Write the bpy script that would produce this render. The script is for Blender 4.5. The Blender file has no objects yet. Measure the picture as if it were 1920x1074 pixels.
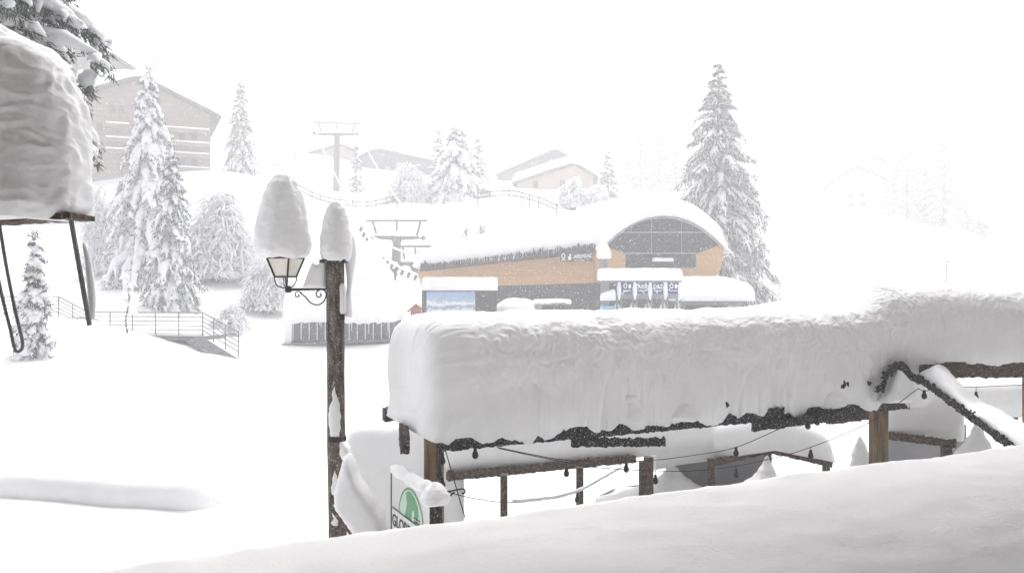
import bpy, math, random
import numpy as np
from mathutils import Vector, Matrix, noise

S = bpy.context.scene
COL = S.collection
CZ, F, HOR = 4.0, 1500.0, 520.0

# ------------------------------------------------------------- camera, sky, sun, exposure
cam_d = bpy.data.cameras.new('camera'); cam = bpy.data.objects.new('camera', cam_d); COL.objects.link(cam)
cam.location = (0, 0, CZ); cam.rotation_euler = (math.radians(90), 0, 0)
cam_d.sensor_width = 36; cam_d.lens = F/1920*36; cam_d.shift_y = -17/1920
cam_d.clip_start = .05; cam_d.clip_end = 3000
S.camera = cam

SUN_EL, SUN_AZ = 58.0, 8.0       # high, behind the station, veiled by cloud
w = bpy.data.worlds.new('World'); S.world = w; w.use_nodes = True
nt = w.node_tree; nt.nodes.clear()
sky = nt.nodes.new('ShaderNodeTexSky'); sky.sky_type = 'NISHITA'; sky.sun_disc = False
sky.sun_elevation = math.radians(SUN_EL); sky.sun_rotation = math.radians(SUN_AZ)
sky.air_density = 1.0; sky.dust_density = 6.0; sky.ozone_density = 1.0
hs = nt.nodes.new('ShaderNodeHueSaturation'); hs.inputs['Saturation'].default_value = .17   # overcast: a grey-white sky
bg = nt.nodes.new('ShaderNodeBackground'); bg.inputs['Strength'].default_value = .15
ow = nt.nodes.new('ShaderNodeOutputWorld')
nt.links.new(sky.outputs[0], hs.inputs['Color']); nt.links.new(hs.outputs[0], bg.inputs['Color']); nt.links.new(bg.outputs[0], ow.inputs['Surface'])
sd = bpy.data.lights.new('sun', 'SUN'); sd.energy = 1.5; sd.angle = math.radians(30); sd.color = (1, .992, .985)
sun = bpy.data.objects.new('sun', sd); COL.objects.link(sun)
_d = Vector((math.sin(math.radians(SUN_AZ))*math.cos(math.radians(SUN_EL)), math.cos(math.radians(SUN_AZ))*math.cos(math.radians(SUN_EL)), math.sin(math.radians(SUN_EL))))
sun.rotation_euler = (-_d).to_track_quat('-Z', 'Y').to_euler()
S.view_settings.view_transform = 'Standard'; S.view_settings.look = 'None'; S.view_settings.gamma = 1
S.view_settings.exposure = 0.62
S.cycles.volume_bounces = 2; S.cycles.max_bounces = 7; S.cycles.diffuse_bounces = 4
S.cycles.use_denoising = True
HAZE = .0047

def P(px, py, Y):
    return Vector(((px-960)/F*Y, Y, CZ-(py-HOR)/F*Y))

# ------------------------------------------------------------- materials
def mat(name, col, rough=.8, var=.0, scale=8, bump=0, bscale=20, metal=0, bdist=.02, stretch=None, col2=None, emis=0, snow=0, snowscale=14, snowmix=1.0):
    m = bpy.data.materials.new(name); m.use_nodes = True
    n = m.node_tree; b = n.nodes['Principled BSDF']
    b.inputs['Roughness'].default_value = rough; b.inputs['Metallic'].default_value = metal
    b.inputs['Specular IOR Level'].default_value = .3
    tc = n.nodes.new('ShaderNodeTexCoord'); mp = n.nodes.new('ShaderNodeMapping')
    n.links.new(tc.outputs['Object'], mp.inputs['Vector'])
    if stretch: mp.inputs['Scale'].default_value = stretch
    nz = n.nodes.new('ShaderNodeTexNoise'); nz.inputs['Scale'].default_value = scale; nz.inputs['Detail'].default_value = 6
    n.links.new(mp.outputs[0], nz.inputs['Vector'])
    cr = n.nodes.new('ShaderNodeValToRGB')
    c2 = col2 or tuple(min(1, c*(1+var)) for c in col); c1 = col if col2 else tuple(c*(1-var) for c in col)
    cr.color_ramp.elements[0].color = (*c1, 1); cr.color_ramp.elements[1].color = (*c2, 1)
    cr.color_ramp.elements[0].position = .35; cr.color_ramp.elements[1].position = .65
    n.links.new(nz.outputs['Fac'], cr.inputs[0])
    out = cr.outputs[0]
    if snow:      # rime and stuck snow specks on the surface
        n2 = n.nodes.new('ShaderNodeTexNoise'); n2.inputs['Scale'].default_value = snowscale; n2.inputs['Detail'].default_value = 5
        n2.inputs['Roughness'].default_value = .7
        n.links.new(tc.outputs['Object'], n2.inputs['Vector'])
        r2 = n.nodes.new('ShaderNodeValToRGB'); r2.color_ramp.elements[0].position = .62-snow*.3; r2.color_ramp.elements[1].position = .70-snow*.3
        n.links.new(n2.outputs['Fac'], r2.inputs[0])
        mx = n.nodes.new('ShaderNodeMix'); mx.data_type = 'RGBA'
        n.links.new(r2.outputs[0], mx.inputs[0]); n.links.new(out, mx.inputs[6]); mx.inputs[7].default_value = (.8, .8, .82, 1)
        mth = n.nodes.new('ShaderNodeMath'); mth.operation = 'MULTIPLY'; mth.inputs[1].default_value = snowmix; n.links.new(r2.outputs[0], mth.inputs[0]); n.links.new(mth.outputs[0], mx.inputs[0])
        out = mx.outputs[2]
    n.links.new(out, b.inputs['Base Color'])
    if bump:
        nb = n.nodes.new('ShaderNodeTexNoise'); nb.inputs['Scale'].default_value = bscale; nb.inputs['Detail'].default_value = 8
        n.links.new(mp.outputs[0], nb.inputs['Vector'])
        bp = n.nodes.new('ShaderNodeBump'); bp.inputs['Strength'].default_value = bump; bp.inputs['Distance'].default_value = bdist
        n.links.new(nb.outputs['Fac'], bp.inputs['Height']); n.links.new(bp.outputs[0], b.inputs['Normal'])
    return m

M = {}
M['snow'] = mat('snow', (.86, .862, .87), .9, var=.02, scale=3, bump=.35, bscale=14, bdist=.02)
M['snow_near'] = mat('snow_near', (.86, .858, .862), .9, var=.02, scale=5, bump=.4, bscale=26, bdist=.010)
M['snow_fine'] = mat('snow_fine', (.87, .868, .87), .92, var=.015, scale=2, bump=.5, bscale=90, bdist=.004)
M['snow_tree'] = mat('snow_on_branches', (.84, .842, .86), .95, var=.03, scale=2)
M['log'] = mat('weathered_log', (.02, .015, .012), .9, scale=22, stretch=(1, 1, .2), col2=(.17, .13, .10), bump=.9, bscale=26, bdist=.02, snow=.2, snowscale=48, snowmix=.5)
M['timber'] = mat('brown_timber', (.10, .06, .03), .85, scale=16, stretch=(1, 1, .12), col2=(.27, .18, .10), bump=.6, bscale=20, bdist=.01, snow=.05, snowscale=60, snowmix=.35)
M['dark_timber'] = mat('dark_wet_timber', (.012, .011, .011), .8, var=.5, scale=20, bump=.5, bscale=30, snow=.18, snowscale=50, snowmix=.6)
M['mid_timber'] = mat('grey_brown_timber', (.075, .052, .038), .85, var=.6, scale=20, bump=.5, bscale=30, snow=.16, snowscale=55, snowmix=.45)
M['iron'] = mat('black_iron', (.015, .015, .017), .5, var=.3, metal=.3)
M['wire'] = mat('black_cable', (.03, .03, .032), .6, var=.3)
M['bulb'] = mat('smoked_glass_bulb', (.012, .012, .012), .25, var=.3)
M['lantern_glass'] = mat('cream_lantern_glass', (.80, .76, .68), .4, var=.06, scale=6)
M['bark'] = mat('bark', (.06, .05, .045), .9, var=.4, snow=.35, snowscale=6)
M['needle'] = mat('spruce_needles', (.045, .05, .045), .9, var=.4, scale=1.5, snow=.36, snowscale=5)
M['needle_near'] = mat('spruce_needles_near', (.085, .10, .08), .9, var=.4, scale=3, snow=.25, snowscale=12)
M['twig'] = mat('frosted_twigs', (.28, .26, .27), .9, var=.3, scale=2, snow=.3, snowscale=6)
M['st_wood'] = mat('orange_wood_cladding', (.50, .27, .10), .7, scale=1.2, col2=(.57, .33, .14), stretch=(.3, 1, 5))
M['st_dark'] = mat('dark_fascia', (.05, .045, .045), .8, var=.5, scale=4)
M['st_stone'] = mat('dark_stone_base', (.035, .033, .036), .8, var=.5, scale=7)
M['st_glass'] = mat('dark_station_glazing', (.02, .02, .022), .35, var=.5, scale=6)
M['st_frame'] = mat('grey_glazing_bar', (.3, .3, .31), .5, var=.1)
M['grey_metal'] = mat('galvanised_metal', (.22, .22, .23), .5, var=.15, metal=.2)
M['tower'] = mat('tower_steel', (.10, .10, .105), .6, var=.2)
M['rail'] = mat('railing_steel', (.16, .16, .165), .6, var=.2)
M['soffit'] = mat('grey_soffit', (.16, .16, .165), .8, var=.2, scale=2)
M['chalet'] = mat('chalet_boarding', (.22, .18, .15), .85, scale=.8, col2=(.30, .25, .21), stretch=(1, 1, 5))
M['chalet2'] = mat('ochre_render', (.48, .38, .27), .9, var=.08, scale=.6)
M['chalet3'] = mat('rose_render', (.45, .34, .30), .9, var=.08, scale=.6)
M['chalet_dark'] = mat('dark_boarding', (.12, .105, .10), .85, var=.2, scale=.8)
M['shade_grey'] = mat('pale_grey_shade', (.30, .30, .31), .8, var=.12, scale=2)  # grey that stands for the shade inside the booths
M['hut_slat'] = mat('hut_slats', (.11, .11, .115), .8, var=.35, scale=5, stretch=(6, 6, .5))
M['red_wood'] = mat('red_brown_wood', (.30, .10, .055), .8, var=.15)
M['blue_panel'] = mat('blue_gate_panel', (.035, .06, .20), .5, var=.15, snow=.2, snowscale=5)
M['light_blue'] = mat('light_blue_box', (.22, .48, .72), .5, var=.05)
M['white_paint'] = mat('white_lettering', (.8, .8, .8), .6)
M['sign_board'] = mat('white_sign_board', (.68, .68, .66), .5, var=.02)
M['sign_pale'] = mat('pale_green_print', (.55, .66, .56), .5)
M['sign_green'] = mat('green_print', (.12, .33, .17), .5)
M['sign_dark'] = mat('dark_print', (.02, .04, .03), .5)
M['hotel'] = mat('hotel_boarding', (.11, .10, .09), .85, var=.2, scale=2, stretch=(1, 1, 5))
def poster_mat():
    m = bpy.data.materials.new('mountain_panorama_print'); m.use_nodes = True; n = m.node_tree; b = n.nodes['Principled BSDF']
    tc = n.nodes.new('ShaderNodeTexCoord'); nz = n.nodes.new('ShaderNodeTexNoise'); nz.inputs['Scale'].default_value = 1.7; nz.inputs['Detail'].default_value = 8; nz.inputs['Distortion'].default_value = 1.4
    n.links.new(tc.outputs['Object'], nz.inputs['Vector'])
    sx = n.nodes.new('ShaderNodeSeparateXYZ'); n.links.new(tc.outputs['Object'], sx.inputs[0])
    ma = n.nodes.new('ShaderNodeMath'); ma.operation = 'MULTIPLY_ADD'; ma.inputs[1].default_value = .9; n.links.new(nz.outputs['Fac'], ma.inputs[0]); n.links.new(sx.outputs['Z'], ma.inputs[2])
    cr = n.nodes.new('ShaderNodeValToRGB'); e = cr.color_ramp.elements
    cr.color_ramp.interpolation = 'EASE'
    r = n.nodes.new('ShaderNodeMapRange'); r.inputs[1].default_value = .45; r.inputs[2].default_value = 2.15; n.links.new(ma.outputs[0], r.inputs[0])
    e[0].position = 0; e[0].color = (.55, .62, .72, 1); e[1].position = 1; e[1].color = (.24, .34, .56, 1)
    for p_, c in ((.18, (.20, .27, .36, 1)), (.3, (.62, .68, .76, 1)), (.42, (.24, .31, .42, 1)), (.55, (.72, .77, .82, 1)), (.68, (.35, .42, .52, 1)), (.8, (.28, .38, .6, 1))):
        x = e.new(p_); x.color = c
    n.links.new(r.outputs[0], cr.inputs[0]); n.links.new(cr.outputs[0], b.inputs['Base Color']); b.inputs['Roughness'].default_value = .4
    return m
M['poster'] = poster_mat()

# ------------------------------------------------------------- mesh helpers
class MB:
    def __init__(s): s.v = []; s.f = []
    def add(s, vs, fs):
        o = len(s.v); s.v.extend([tuple(v) for v in vs]); s.f.extend([tuple(i+o for i in f) for f in fs])
    def box(s, lo, hi, fr=None):
        x0, y0, z0 = lo; x1, y1, z1 = hi
        vs = [Vector(p) for p in ((x0,y0,z0),(x1,y0,z0),(x1,y1,z0),(x0,y1,z0),(x0,y0,z1),(x1,y0,z1),(x1,y1,z1),(x0,y1,z1))]
        if fr: vs = [fr(v) for v in vs]
        s.add(vs, [(0,3,2,1),(4,5,6,7),(0,1,5,4),(1,2,6,5),(2,3,7,6),(3,0,4,7)])
    def beam(s, a, b, wd, ht, up=(0,0,1), ch=.12):       # chamfered beam from a to b (centre line)
        a = Vector(a); b = Vector(b); d = (b-a).normalized(); u = Vector(up)
        if abs(d.dot(u)) > .98: u = Vector((0, 1, 0))
        sx = d.cross(u).normalized(); uz = sx.cross(d).normalized()
        c = min(wd, ht)*ch; hw, hh = wd/2, ht/2
        pr = [(-hw+c,-hh),(hw-c,-hh),(hw,-hh+c),(hw,hh-c),(hw-c,hh),(-hw+c,hh),(-hw,hh-c),(-hw,-hh+c)]
        vs = [p + sx*x + uz*z for p in (a, b) for x, z in pr]
        s.add(vs, [tuple(range(7,-1,-1)), tuple(range(8,16))] + [(i,(i+1)%8,8+(i+1)%8,8+i) for i in range(8)])
    def tube(s, pts, rad, n=6, flat=1.0, cap=True):
        pts = [Vector(p) for p in pts]; k = len(pts)
        rad = rad if isinstance(rad, (list, tuple)) else [rad]*k
        o = len(s.v)
        for i, p in enumerate(pts):
            d = (pts[min(i+1,k-1)]-pts[max(i-1,0)])
            d = d.normalized() if d.length > 1e-9 else Vector((0,0,1))
            u = Vector((0,0,1)) if abs(d.z) < .95 else Vector((0,1,0))
            sx = d.cross(u).normalized(); uz = sx.cross(d)
            for j in range(n):
                a = 2*math.pi*j/n
                s.v.append(tuple(p + sx*(rad[i]*math.cos(a)) + uz*(rad[i]*flat*math.sin(a))))
        for i in range(k-1):
            for j in range(n):
                a = o+i*n+j; b = o+i*n+(j+1)%n
                s.f.append((a, b, b+n, a+n))
        if cap:
            s.f.append(tuple(o+j for j in range(n-1,-1,-1))); s.f.append(tuple(o+(k-1)*n+j for j in range(n)))
    def prism(s, poly, y0, y1):        # poly in (x, z), extruded along y
        n = len(poly)
        vs = [Vector((x, y0, z)) for x, z in poly] + [Vector((x, y1, z)) for x, z in poly]
        s.add(vs, [tuple(range(n)), tuple(range(2*n-1, n-1, -1))] + [(i, n+i, n+(i+1)%n, (i+1)%n) for i in range(n)])
    def lathe(s, prof, cx, cy, n=16, fr=None):      # prof: (r, z)
        o = len(s.v)
        for r, z in prof:
            for j in range(n):
                a = 2*math.pi*j/n; s.v.append((cx+r*math.cos(a), cy+r*math.sin(a), z))
        for i in range(len(prof)-1):
            for j in range(n):
                a = o+i*n+j; b = o+i*n+(j+1)%n; s.f.append((a, b, b+n, a+n))
        s.f.append(tuple(o+j for j in range(n-1,-1,-1))); s.f.append(tuple(o+(len(prof)-1)*n+j for j in range(n)))
    def build(s, name, m, parent=None, smooth=False, origin=None):
        me = bpy.data.meshes.new(name)
        o_ = Vector(origin) if origin is not None else (Vector(parent.location) if parent is not None and parent.parent is None else Vector((0,0,0)))
        base = Vector((0,0,0))
        if parent is not None:
            q = parent
            while q is not None: base += q.location; q = q.parent
            o_ = base
        me.from_pydata([tuple(Vector(v)-o_) for v in s.v], [], s.f); me.materials.append(m)
        if smooth: me.polygons.foreach_set('use_smooth', [True]*len(me.polygons))
        me.validate(); me.update()
        ob = bpy.data.objects.new(name, me); COL.objects.link(ob)
        if parent is not None: ob.parent = parent
        else: ob.location = o_
        return ob

def tag(o, label=None, cat=None, group=None, kind=None):
    if label: o['label'] = label
    if cat: o['category'] = cat
    if group: o['group'] = group
    if kind: o['kind'] = kind
    return o
def empty(name, loc, label, cat, group=None):
    o = bpy.data.objects.new(name, None); o.location = loc; o.empty_display_size = .2; COL.objects.link(o)
    return tag(o, label, cat, group)

def fbm(x, y, z, o=4):
    return noise.fractal(Vector((x, y, z)), 1.0, 2.0, o)

def loaf(org, ang, L, Wd, H, nu=60, nc=40, pu=4.5, pc=4, amp=.03, fs=1.2, flute=0, crust=0, drip=0, skew=0, mb=None, seed=0, endr=None, topf=None, endr2=None):
    """a rounded heap of snow: length L along direction ang from org, depth Wd behind it, height H"""
    mb = mb or MB(); o = len(mb.v)
    ud = Vector((math.cos(ang), math.sin(ang), 0)); vd = Vector((-math.sin(ang), math.cos(ang), 0)); org = Vector(org)
    er = endr if endr else min(L*.5, H*.9)
    rows = []
    us = []
    kx = 10
    for i in range(kx): us.append(er*(1-math.cos(math.pi/2*(i+.35)/(kx))))
    m_ = max(2, nu-2*kx)
    mid = [er+(L-2*er)*i/m_ for i in range(m_+1)]
    e2 = endr2 or er
    us = us + [er+(L-er-e2)*i/m_ for i in range(m_+1)] + [L-x*e2/er for x in reversed(us)]
    for u in us:
        er_ = er if u < L/2 else e2
        du = min(u, L-u)
        e = 1.0 if du >= er_ else (1-(1-du/er_)**pu)**(1/pu)
        e = max(e, .02)
        hh = H*(topf(u/L) if topf else 1)
        for j in range(nc):
            th = math.pi*(1-j/(nc-1)); c = math.cos(th); s_ = math.sin(th)
            v = Wd/2 + Wd/2*(1 if c > 0 else -1)*abs(c)**(2/pc)*(.35+.65*e)
            z = hh*max(0, s_)**(2/pc)*e
            n = Vector((0, 0, 0))
            if c < 0: n += vd*-abs(c)
            else: n += vd*abs(c)
            n.z += s_
            if du < er_: n += ud*(-1 if u < L/2 else 1)*(1-du/er_)
            n.normalize()
            p = org + ud*u + vd*v + Vector((0, 0, z)) + Vector((0, 0, skew*v))
            d = amp*fbm(p.x*fs+seed, p.y*fs, p.z*fs)
            zn = z/max(.01, hh)
            if flute:
                lo = max(0, 1-zn*1.5)
                d += flute*(.55*noise.noise(p*3.6+Vector((seed, 0, 0)))*(.4+lo) + .22*noise.noise(Vector((p.x*.9, p.y*.9, p.z*15+1.5*noise.noise(p*1.3)))) + .35*lo*noise.noise(p*12))
                wu = u+.12*noise.noise(Vector((u*2, z*2.2, seed)))
                fl = noise.noise(Vector((wu*3.2+seed, 3.1, z*.8)))+.5*noise.noise(Vector((wu*9+seed, 7.3, z*2)))
                # ridged tongues that slid down the face: sharp creases between soft lobes
                rg = 1-2.6*abs(noise.noise(Vector((wu*2.6+seed*2, 11.3, z*1.1)))); rg2 = 1-2.6*abs(noise.noise(Vector((wu*6.1+seed, 1.3, z*1.8))))
                gate = max(0, noise.noise(Vector((u*.8+seed, 4.4, 2)))+.25)*1.6
                d += flute*fl*(.25+.75*lo) - flute*1.5*lo*gate*max(0, rg)**3 - flute*.8*lo*gate*max(0, rg2)**3
            if crust:
                wv = noise.noise_vector(p*5)*.045; pw = p+wv
                q = noise.noise(Vector((pw.x*11+seed, pw.y*11, pw.z*13))) ; q2 = noise.noise(Vector((pw.x*27, pw.y*27+seed, pw.z*27)))
                up = math.exp(-((zn-.72)/.3)**2)*.8 + .75
                d += crust*(abs(q)*1.0+abs(q2)*.5-.3)*up
            p += n*d
            if drip and z < hh*.35:
                dr = max(0, fbm(u*2.3+seed*3, 1.7, 0, 5)+.12)
                p.z -= drip*dr*(1-z/(hh*.35))*(1 if c < 0 else .6)
            mb.v.append(tuple(p))
    n_ = len(us)
    for i in range(n_-1):
        for j in range(nc-1):
            a = o+i*nc+j; mb.f.append((a, a+nc, a+nc+1, a+1))
        a = o+i*nc; b = a+nc-1; mb.f.append((a, b, b+nc, a+nc))
    mb.f.append(tuple(o+j for j in range(nc))); mb.f.append(tuple(o+(n_-1)*nc+j for j in range(nc-1, -1, -1)))
    return mb

def cone_heap(c, r, h, seed=0, n=40, k=36, amp=.012, prof=None, tilt=0, fs=6, flat=1):
    """upright thimble of snow on a small cap"""
    mb = MB(); c = Vector(c)
    prof = prof or [(0,.80),(.06,1.0),(.18,1.06),(.35,.98),(.55,.82),(.72,.62),(.86,.40),(.95,.2),(1,.03)]
    def rr(t):
        for (a, ra), (b, rb) in zip(prof, prof[1:]):
            if t <= b:
                f = (t-a)/(b-a); f = f*f*(3-2*f)*.5+f*.5
                return ra+(rb-ra)*f
        return prof[-1][1]
    for i in range(k+1):
        t = i/k
        for j in range(n):
            a = 2*math.pi*j/n
            x, y = math.cos(a), math.sin(a)*flat
            dz = 0
            if t < .1: dz = -.10*r*(fbm(x*2+seed, y*2, 5)+.3)
            q = amp*fbm((x*rr(t)*r)*fs+seed*7, y*r*fs, t*h*fs*1.4)+amp*.6*noise.noise(Vector((a*3+seed, 0, t*h*2)))
            if fs >= 6: cp = Vector((c.x+x*r*rr(t), c.y+y*r, c.z+t*h)); q += .010*abs(noise.noise(cp*19+noise.noise_vector(cp*7)))+.005*noise.noise(cp*44)
            R = r*rr(t)*(1+.07*noise.noise(Vector((x*1.1, y*1.1, t*1.5+seed))))+q
            mb.v.append((c.x+x*R+tilt*t*h, c.y+y*R, c.z+t*h+dz))
    for i in range(k):
        for j in range(n):
            a = i*n+j; b = i*n+(j+1)%n; mb.f.append((a, b, b+n, a+n))
    mb.f.append(tuple(range(n-1, -1, -1))); mb.f.append(tuple(k*n+j for j in range(n)))
    return mb

def curve_pts(pts, n=8):
    """Catmull-Rom through points"""
    pts = [Vector(p) for p in pts]; out = []
    q = [pts[0]*2-pts[1]] + pts + [pts[-1]*2-pts[-2]]
    for i in range(1, len(q)-2):
        for k in range(n):
            t = k/n; a, b, c, d = q[i-1], q[i], q[i+1], q[i+2]
            out.append(.5*((2*b)+(c-a)*t+(2*a-5*b+4*c-d)*t*t+(3*b-a-3*c+d)*t**3))
    out.append(pts[-1]); return out

def text_obj(name, body, size, m, parent, loc, xdir, zdir=(0,0,1), ext=.004, align='LEFT', fit=None):
    cu = bpy.data.curves.new(name, 'FONT'); cu.body = body; cu.size = size; cu.extrude = ext; cu.align_x = align; cu.offset = size*.018
    ob = bpy.data.objects.new(name+'_c', cu); COL.objects.link(ob)
    me = bpy.data.meshes.new_from_object(ob); bpy.data.objects.remove(ob)
    if fit:
        mx_ = max(v.co.x for v in me.vertices)
        for v in me.vertices: v.co.x *= fit/mx_
    x = Vector(xdir).normalized(); z = Vector(zdir).normalized(); y = z.cross(x)       # text normal = x cross z-up
    nrm = x.cross(z)
    R = Matrix((x, z, nrm)).transposed().to_4x4()
    base = Vector((0,0,0)); q = parent
    while q is not None: base += q.location; q = q.parent
    me.transform(Matrix.Translation(Vector(loc)-base) @ R)
    me.materials.clear(); me.materials.append(m)
    o = bpy.data.objects.new(name, me); COL.objects.link(o); o.parent = parent
    return o

# ------------------------------------------------------------- ground
ctrl = []
def c_(px, py, Y): p = P(px, py, Y); ctrl.append((p.x, p.y, p.z))
for x in (-30, -12, 0, 12, 30):
    for y in (-18, 3, 12, 20, 30): ctrl.append((x, y, 0 if x > -25 else .3))
c_(65, 668, 30); c_(160, 612, 36); c_(240, 618, 36); c_(330, 652, 38); c_(440, 668, 37); c_(635, 644, 46); c_(740, 640, 46)
c_(-200, 600, 36)
c_(100, 590, 47); c_(325, 572, 55); c_(250, 530, 62); c_(60, 540, 62); c_(400, 562, 58); c_(520, 600, 56)
c_(90, 380, 88); c_(380, 345, 92); c_(450, 328, 100); c_(440, 480, 75)
c_(625, 378, 110); c_(600, 372, 100); c_(680, 392, 100); c_(745, 380, 100); c_(740, 492, 80); c_(650, 470, 80)
c_(855, 398, 105); c_(910, 378, 95); c_(985, 376, 95); c_(1040, 396, 95); c_(860, 470, 88); c_(1080, 402, 100); c_(1230, 392, 110)
c_(700, 348, 130); c_(580, 330, 130); c_(1010, 372, 120)
c_(800, 600, 49); c_(1050, 594, 51); c_(1200, 593, 50); c_(1380, 580, 55); c_(1430, 574, 78); c_(1340, 560, 84)
c_(900, 592, 60); c_(1100, 590, 60); c_(1400, 578, 62)
c_(1600, 545, 60); c_(1900, 545, 60); c_(1775, 532, 66); c_(1450, 418, 104); c_(1640, 416, 100); c_(1780, 450, 96); c_(1870, 480, 92); c_(1960, 488, 92)
c_(1620, 408, 130); c_(1850, 462, 130); c_(2300, 500, 110)
c_(-300, 300, 100); c_(200, 160, 165); c_(450, 220, 165); c_(700, 290, 170); c_(1100, 350, 170); c_(1500, 400, 170); c_(1900, 460, 170); c_(-100, 60, 170)
for x, z in ((-170, 60), (-90, 52), (-20, 30), (60, 24), (170, 18)): ctrl.append((x, 235, z))
ctrl += [(-170, 20, 4), (-170, 120, 26), (170, 20, 0), (170, 120, 10), (-170, -20, 2), (170, -20, 0)]
A = np.array(ctrl); n_c = len(A)
def U(r2): return np.where(r2 > 0, .5*r2*np.log(np.maximum(r2, 1e-12)), 0)
sc_ = 50.0; X = A[:, :2]/sc_
K = U(((X[:, None]-X[None])**2).sum(-1))+np.eye(n_c)*.0006
Pm = np.c_[np.ones(n_c), X]
Lm = np.block([[K, Pm], [Pm.T, np.zeros((3, 3))]])
Wt = np.linalg.solve(Lm, np.r_[A[:, 2], 0, 0, 0])
def ground_base(x, y):
    q = np.stack([np.atleast_1d(x), np.atleast_1d(y)], -1)/sc_
    r2 = ((q[..., None, :]-X)**2).sum(-1)
    return U(r2)@Wt[:n_c] + Wt[n_c] + q@Wt[n_c+1:]
def sst(t): t = np.clip(t, 0, 1); return t*t*(3-2*t)
def ground(x, y):
    z = ground_base(x, y)
    # ploughed bank on the left of the square
    yb = 14.6 - .23*(x+9.4)
    lf = sst((-4.6-x)/.7)*sst((x+13.5)/3.0)
    return z
def gz(x, y): return float(ground(np.array([x]), np.array([y]))[0])
ny, nx = 520, 460
ty = np.linspace(0, 1, ny); ys = -20 + 24*ty/.2*(ty < .2) + (ty >= .2)*(24 + 236*((np.maximum(ty, .2)-.2)/.8)**2.3)
tx = np.linspace(-1, 1, nx); xs = 190*np.sinh(3.6*tx)/np.sinh(3.6)
XX, YY = np.meshgrid(xs, ys); ZZ = np.zeros_like(XX)
for i in range(ny): ZZ[i] = ground(XX[i], YY[i])
rnd = random.Random(4)
# foot holes trodden between the bank and the lamp post
for k in range(46):
    fx = rnd.uniform(-5.6, -3.0); fy = rnd.uniform(11.8, 17.5)
    ZZ -= rnd.uniform(.12, .30)*np.exp(-(((XX-fx)/rnd.uniform(.10, .17))**2+((YY-fy)/rnd.uniform(.16, .3))**2))
for i in range(ny):
    for j in range(nx):
        x, y = XX[i, j], YY[i, j]
        d = max(5, y)
        ZZ[i, j] += .10*noise.noise(Vector((x*.16, y*.16, 0)))*min(1, d/30)*1.5 + .025*noise.noise(Vector((x*.9, y*.7, 2))) + (.25*noise.noise(Vector((x*.07, y*.07, 9))) if y > 50 else 0)
gm = MB(); gm.v = [(float(XX[i, j]), float(YY[i, j]), float(ZZ[i, j])) for i in range(ny) for j in range(nx)]
gm.f = [(i*nx+j, i*nx+j+1, (i+1)*nx+j+1, (i+1)*nx+j) for i in range(ny-1) for j in range(nx-1)]
g = gm.build('ground', M['snow'], smooth=True); g['kind'] = 'structure'
bk0 = Vector((-9.75, 14.72, gz(-9, 14.5)-.75)); bkd = Vector((-4.75, 13.62, 0))-Vector((-9.75, 14.72, 0))

exec_parts = []
# low bank cut by the plough
bk = loaf(bk0, math.atan2(bkd.y, bkd.x), bkd.length-.5, 6.5, 1.26, nu=170, nc=90, pu=3, pc=11, amp=.03, fs=.9, seed=4, endr=.4, endr2=.8).build('snow_bank', M['snow'], smooth=True)
bk['kind'] = 'structure'
# ------------------------------------------------------------- unseen hotel the view is taken from, raised high to shade the near snow
hotel = empty('hotel', (0, -2.0, 0), 'unseen boarded hotel front behind the viewpoint, built tall with an overhang to shade the snow', 'building')
HA = math.atan2(4.52-.93, 6.2+1.63); hud = Vector((math.cos(HA), math.sin(HA), 0)); hvd = Vector((-math.sin(HA), math.cos(HA), 0)); HO = Vector((-.73, 1.35, 0))
def hf(v): return HO+hud*v.x+hvd*v.y+Vector((0, 0, v.z))
mb = MB(); mb.box((-18, -10, -1), (20, -2.6, 17), hf); mb.build('wall', M['hotel'], hotel)
mb = MB(); mb.box((-19, -11, 17), (21, .6, 17.3), hf); mb.build('roof', M['hotel'], hotel)
mb = MB(); mb.box((-6, -2.597, 5.35), (12, .75, 5.55), hf); mb.build('shading_slab', M['hotel'], hotel)  # unseen slab added overhead to shade the near drift
# near drift on the balcony edge / porch roof
def near_drift():
    e0 = Vector((-.73-.9, 1.35-.42, 0)); e1 = Vector((6.2, 4.52, 0)); d = (e1-e0).normalized(); nrm = Vector((-d.y, d.x, 0))
    L = (e1-e0).length; mb = MB(); nu, nv = 300, 110
    for i in range(nu+1):
        u = L*i/nu
        for j in range(nv+1):
            t = j/nv
            if t < .72: v = -1.9*(1-t/.72)**1.0; zz = 0
            else:
                a = (t-.72)/.28; ang = a*math.pi/2*1.12; v = .10*math.sin(ang); zz = -.10*(1-math.cos(ang)) - (.35*max(0, a-.85)/.15)
            p = e0 + d*u + nrm*v
            z = CZ-.5+zz+.009*fbm(p.x*1.3, p.y*1.3, 0)+.004*noise.noise(Vector((p.x*14, p.y*14, 0)))+.0035*noise.noise(Vector((p.x*36, p.y*24, 3)))+.035*v
            edge = .02*noise.noise(Vector((u*1.1, 5, 0)))
            p = p+nrm*edge
            mb.v.append((p.x, p.y, z))
    w_ = nv+1
    for i in range(nu):
        for j in range(nv):
            a = i*w_+j; mb.f.append((a, a+w_, a+w_+1, a+1))
    # underside
    o = len(mb.v)
    for i in range(nu+1):
        x, y, z = mb.v[i*w_]; mb.v.append((x, y, 3.0))
        x, y, z = mb.v[i*w_+nv]; mb.v.append((x, y, 3.0))
    for i in range(nu):
        a = o+2*i; mb.f.append((i*w_, a, a+2, (i+1)*w_)); mb.f.append((a, a+1, a+3, a+2)); mb.f.append((i*w_+nv, (i+1)*w_+nv, a+3, a+1))
    mb.f.append((0,)+tuple(range(1, w_))+(o+1, o)); 
    return mb
ob = near_drift().build('snow_drift', M['snow_fine'], smooth=True)
tag(ob, 'smooth shaded snow drift filling the bottom right foreground', 'snow')
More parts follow.
